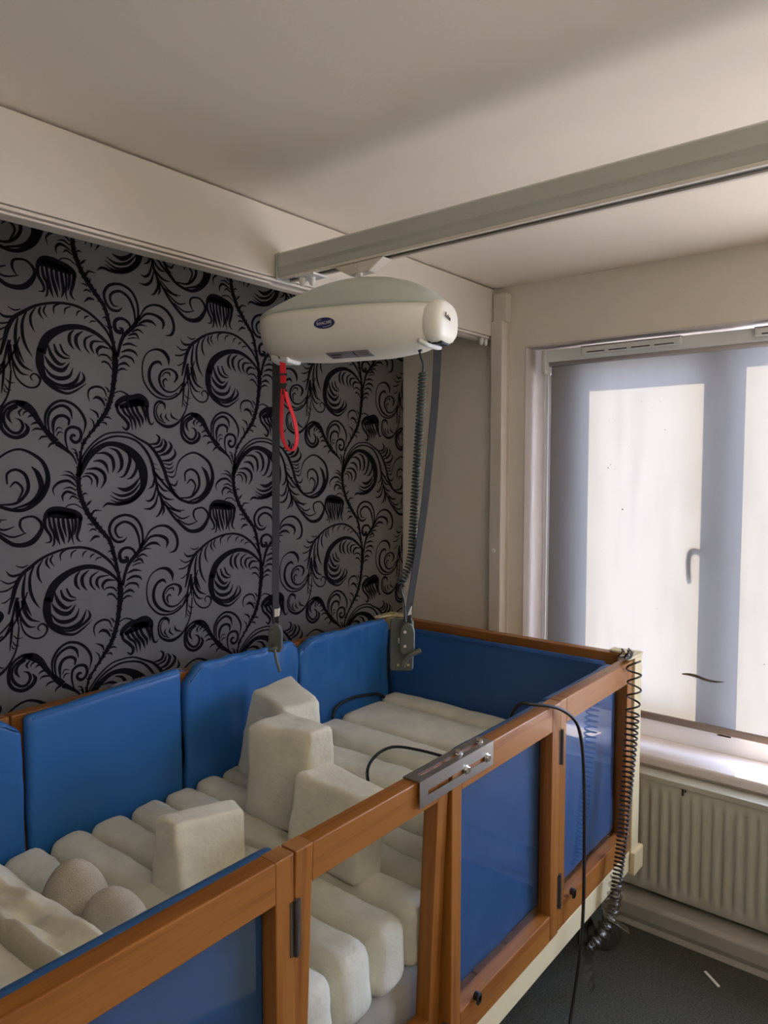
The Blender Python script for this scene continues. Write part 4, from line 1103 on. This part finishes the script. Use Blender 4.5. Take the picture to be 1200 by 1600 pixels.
# flat cushion and crumpled cover at the head end
o = softbox(bx8(.30, .566, .92, 1.80, .56, .785), .03, 14, 30, 8, amp=.006, fs=6, seed=31).build('flat_cushion', M['fleece'], None, smooth=True)
tag(o, 'flat cream cushion cut by the photo\'s left edge', 'cushion')
mb = MB(); a, b = 34, 110; vs_ = []
for i in range(a + 1):
    for j in range(b + 1):
        s_ = i / a; t = j / b; y = .915 + .895 * t
        x = .566 + .130 * s_ + .004 * noise.noise(Vector((0, y * 6, 1)))
        z = .805 - .020 * s_ ** 2 - (.10 * max(0, (s_ - .8) / .2) ** 2)
        if s_ < .15: z -= .12 * ((.15 - s_) / .15) ** 2
        z += .020 * (noise.noise(Vector((x * 26 + y * 9, y * 6, 0))) + .9 * noise.noise(Vector((x * 45 + y * 12, y * 15, 3)))) * math.sin(PI * min(1, s_ * 1.05 + .02))
        z += .010 * math.sin(s_ * 9 + y * 6 + 2 * noise.noise(Vector((y * 5, 0, 0))))
        vs_.append((x, y, z))
mb.add(vs_, [(i * (b + 1) + j, (i + 1) * (b + 1) + j, (i + 1) * (b + 1) + j + 1, i * (b + 1) + j + 1) for i in range(a) for j in range(b)])
n0 = len(mb.v)
low = [(x, y, .58) for x, y, z in vs_]
mb.add(low, [tuple(reversed(f)) for f in [(i * (b + 1) + j, (i + 1) * (b + 1) + j, (i + 1) * (b + 1) + j + 1, i * (b + 1) + j + 1) for i in range(a) for j in range(b)]])
per = [j for j in range(b + 1)] + [i * (b + 1) + b for i in range(1, a + 1)] + [a * (b + 1) + j for j in range(b - 1, -1, -1)] + [i * (b + 1) for i in range(a - 1, 0, -1)]
for k in range(len(per)):
    p_, q_ = per[k], per[(k + 1) % len(per)]; mb.f.append((p_, n0 + p_, n0 + q_, q_)); mb.mi.append(0)
tag(mb.build('crumpled_cover', M['fleece'], None, smooth=True), 'wrinkled cream fleece cover beside the two rounded cushions', 'cover')
# upright support blocks
GK = 'upright cream fleece support blocks'
def block(base, top, z0, z1, label, seed, rad=.016, amp=.006, zt=None):
    zt = zt or [z1] * 4
    C8 = [(x, y, z0) for x, y in base] + [(x, y, z) for (x, y), z in zip(top, zt)]
    o = softbox(C8, rad, 14, 14, 16, amp=amp, fs=10, seed=seed).build('support_block', M['fleece'], None, smooth=True)
    tag(o, label, 'cushion block', GK); return o
block([(1.40, 1.50), (1.545, 1.475), (1.585, 1.735), (1.435, 1.765)], [(1.420, 1.53), (1.545, 1.50), (1.625, 1.705), (1.470, 1.725)], .70, .965, 'cream block standing farthest back, against the blue pad', 41, zt=[.958, .958, .985, .968], rad=.014)
block([(1.262, 1.300), (1.370, 1.262), (1.425, 1.490), (1.275, 1.535)], [(1.285, 1.285), (1.350, 1.262), (1.385, 1.475), (1.238, 1.478)], .70, .965, 'tall cream block in the middle of the group, with a dented top', 42, zt=[.985, .990, .980, .972], amp=.008, rad=.014)
block([(1.190, 1.052), (1.275, 1.040), (1.305, 1.285), (1.205, 1.300)], [(1.212, 1.035), (1.300, 1.035), (1.335, 1.262), (1.225, 1.280)], .702, .905, 'cream block nearest the foot-side gate, behind the front rail', 43, amp=.005, rad=.014)
block([(.905, 1.295), (1.085, 1.292), (1.095, 1.395), (.905, 1.425)], [(.918, 1.345), (1.078, 1.292), (1.092, 1.345), (.922, 1.425)], .700, .842, 'low cream block standing apart, left of the other three', 44, zt=[.868, .862, .868, .866], rad=.013)
def egg(c, rx, ry, rz, rot, label, seed):
    V = []; Fc = []; n, m_ = 28, 18
    for i in range(m_ + 1):
        a = PI * i / m_ - PI / 2
        for j in range(n):
            b = 2 * PI * j / n
            x = rx * math.cos(a) * math.cos(b); y = ry * math.cos(a) * math.sin(b); z = rz * math.sin(a)
            if z < 0: z *= .45
            X = x * math.cos(rot) - y * math.sin(rot); Y = x * math.sin(rot) + y * math.cos(rot)
            k = 1 + .03 * noise.noise(Vector((X * 14 + seed, Y * 14, z * 14)))
            V.append((c[0] + X * k, c[1] + Y * k, c[2] + z * k))
    for i in range(m_):
        for j in range(n): Fc.append((i * n + j, i * n + (j + 1) % n, (i + 1) * n + (j + 1) % n, (i + 1) * n + j))
    mb = MB(); mb.add(V, Fc)
    tag(mb.build('rounded_cushion', M['terry'], None, smooth=True), label, 'cushion', 'rounded towelling cushions at the head end')
egg((.742, 1.440, .722), .056, .084, .108, .30, 'rounded towelling cushion, the yellowed one farther from the near rail', 1)
egg((.744, 1.292, .722), .054, .082, .103, .30, 'rounded towelling cushion closest to the near blue pad', 2)

# ------------------------------------------------------------------ cables and bits
def on_plane(px_, py_, ax, v):
    d = FW * FPX + R_ * (px_ - 600) + UP * (800 - py_); t = (v - CAM[ax]) / d[ax]; return CAM + d * t
pts = [(1.565, 1.325, .700), (1.584, 1.343, .735), (1.625, 1.380, .748), (1.68, 1.411, .752), (1.76, 1.435, .752), (1.82, 1.42, .752), (1.845, 1.33, .752), (1.85, 1.20, .752), (1.845, 1.06, .755), (1.80, .945, .80), (1.73, .922, .93), (1.66, .915, 1.00), (1.655, .888, 1.046),
       (1.675, .855, 1.048), (1.735, .815, 1.030), (1.80, .800, .985), (1.835, .797, .93), (1.856, .797, .85), (1.866, .797, .76), (1.872, .797, .60), (1.872, .797, .42), (1.855, .80, .27), (1.815, .80, .16), (1.745, .79, .06), (1.66, .76, .010), (1.50, .66, .006), (1.3, .5, .006)]
o = MB().tube(cr(pts, 6), .0048, 8).build('power_cable', M['black'], None, smooth=True)
tag(o, 'thin black cable draped over the near rail down to the carpet', 'cable')
pts = [(1.92, 1.80, .735), (1.96, 1.815, .765), (2.05, 1.818, .775), (2.14, 1.818, .765), (2.20, 1.808, .755), (2.23, 1.79, .73)]
tag(MB().tube(cr(pts, 6), .006, 8).build('black_hose', M['black'], None, smooth=True), 'black lead poking out between foam bars in the foot corner', 'cable')
pts = [(1.60, .98, .006), (1.63, .93, .006), (1.62, .87, .006), (1.58, .80, .006), (1.50, .72, .006)]
tag(MB().tube(cr([(1.75, 1.25, .006), (1.70, 1.08, .006)] + pts, 6), .006, 8).build('floor_cable', M['black'], None, smooth=True), 'dark cable lying on the carpet beneath the bed', 'cable')
# spiral cord hanging from the corner of the bed
sc = empty('spiral_cord', (2.15, .80, .30), 'dark brown spiral cord hanging from the bed corner', 'cord')
def tf(s_): return 4.5 * s_ / .22 * .8 if s_ < .22 else 3.6 + (s_ - .22) / .78 * 40 * (0.75 + .25 * (s_ - .22) / .78)
mb = coil([(2.262, .812, 1.045), (2.245, .800, .99), (2.232, .797, .93), (2.215, .795, .84), (2.195, .795, .72), (2.172, .795, .61), (2.150, .795, .50), (2.118, .795, .40), (2.105, .797, .345)], .022, .0125, tf, .0031, 6, ph=.4)
for k, (cx, cy) in enumerate([(2.275, .860), (2.295, .845), (2.268, .838)]):
    mb.tube([(cx + .019 * math.cos(a), cy - .008 + .006 * math.sin(a * 2), 1.050 + .012 + .013 * math.sin(a)) for a in [2 * PI * i / 18 + k for i in range(17)]], .0027, 6)
mb.build('cord_coil', M['brown'], sc, smooth=True)
# clear plastic wrapping the lower part of the cord
P = cr([(2.122, .795, .405), (2.105, .797, .35), (2.085, .800, .30), (2.045, .812, .255), (1.995, .835, .225)], 10)
mb = MB(); rr = []
for i, p in enumerate(P):
    d = (Vector(P[min(i + 1, len(P) - 1)]) - Vector(P[max(i - 1, 0)])).normalized(); a = (R_ - d * R_.dot(d)).normalized(); b = d.cross(a)
    rr.append([Vector(p) + (a * math.cos(2 * PI * k / 18) + b * math.sin(2 * PI * k / 18)) * (.019 + .005 * math.sin(i * 1.5) + .008 * noise.noise(Vector((i * .4, k * .9, 2)))) for k in range(18)])
mb.rings(rr, cap=False); mb.build('plastic_wrap', M['film'], sc, smooth=True, fix=False)
mb = coil([(2.105, .797, .345), (2.085, .800, .30), (2.045, .812, .255), (1.995, .835, .225)], .0115, .010, lambda s_: 14 * s_, .0024, 6)
mb.build('cord_end', M['darksteel'], sc, smooth=True)
# strip of plastic hanging under the bed
mb = MB(); pts = []; wds = []
c0 = Vector((2.05, .90, .30)); c1 = Vector((2.10, .86, .035))
P = [c0.lerp(c1, i / 12) + Vector((.012 * math.sin(i * .9), .008 * math.cos(i * 1.3), 0)) for i in range(13)]
mb.ribbon(P, [.018 + .022 * (i / 12) + .006 * math.sin(i * 2.1) for i in range(13)], [tuple(R_ * math.cos(i * .35) + F_ * math.sin(i * .35)) for i in range(13)], .002)
tag(mb.build('plastic_strip', M['film'], None, smooth=False), 'crumpled clear plastic strip dangling beneath the bed', 'plastic strip')
tag(MB().hexa([(2.395, .565, .001), (2.402, .560, .001), (2.448, .615, .001), (2.441, .620, .001)], [(2.395, .565, .004), (2.402, .560, .004), (2.448, .615, .004), (2.441, .620, .004)]).build('paper_sliver', M['label'], None), 'thin white sliver lying on the carpet by the radiator', 'litter')
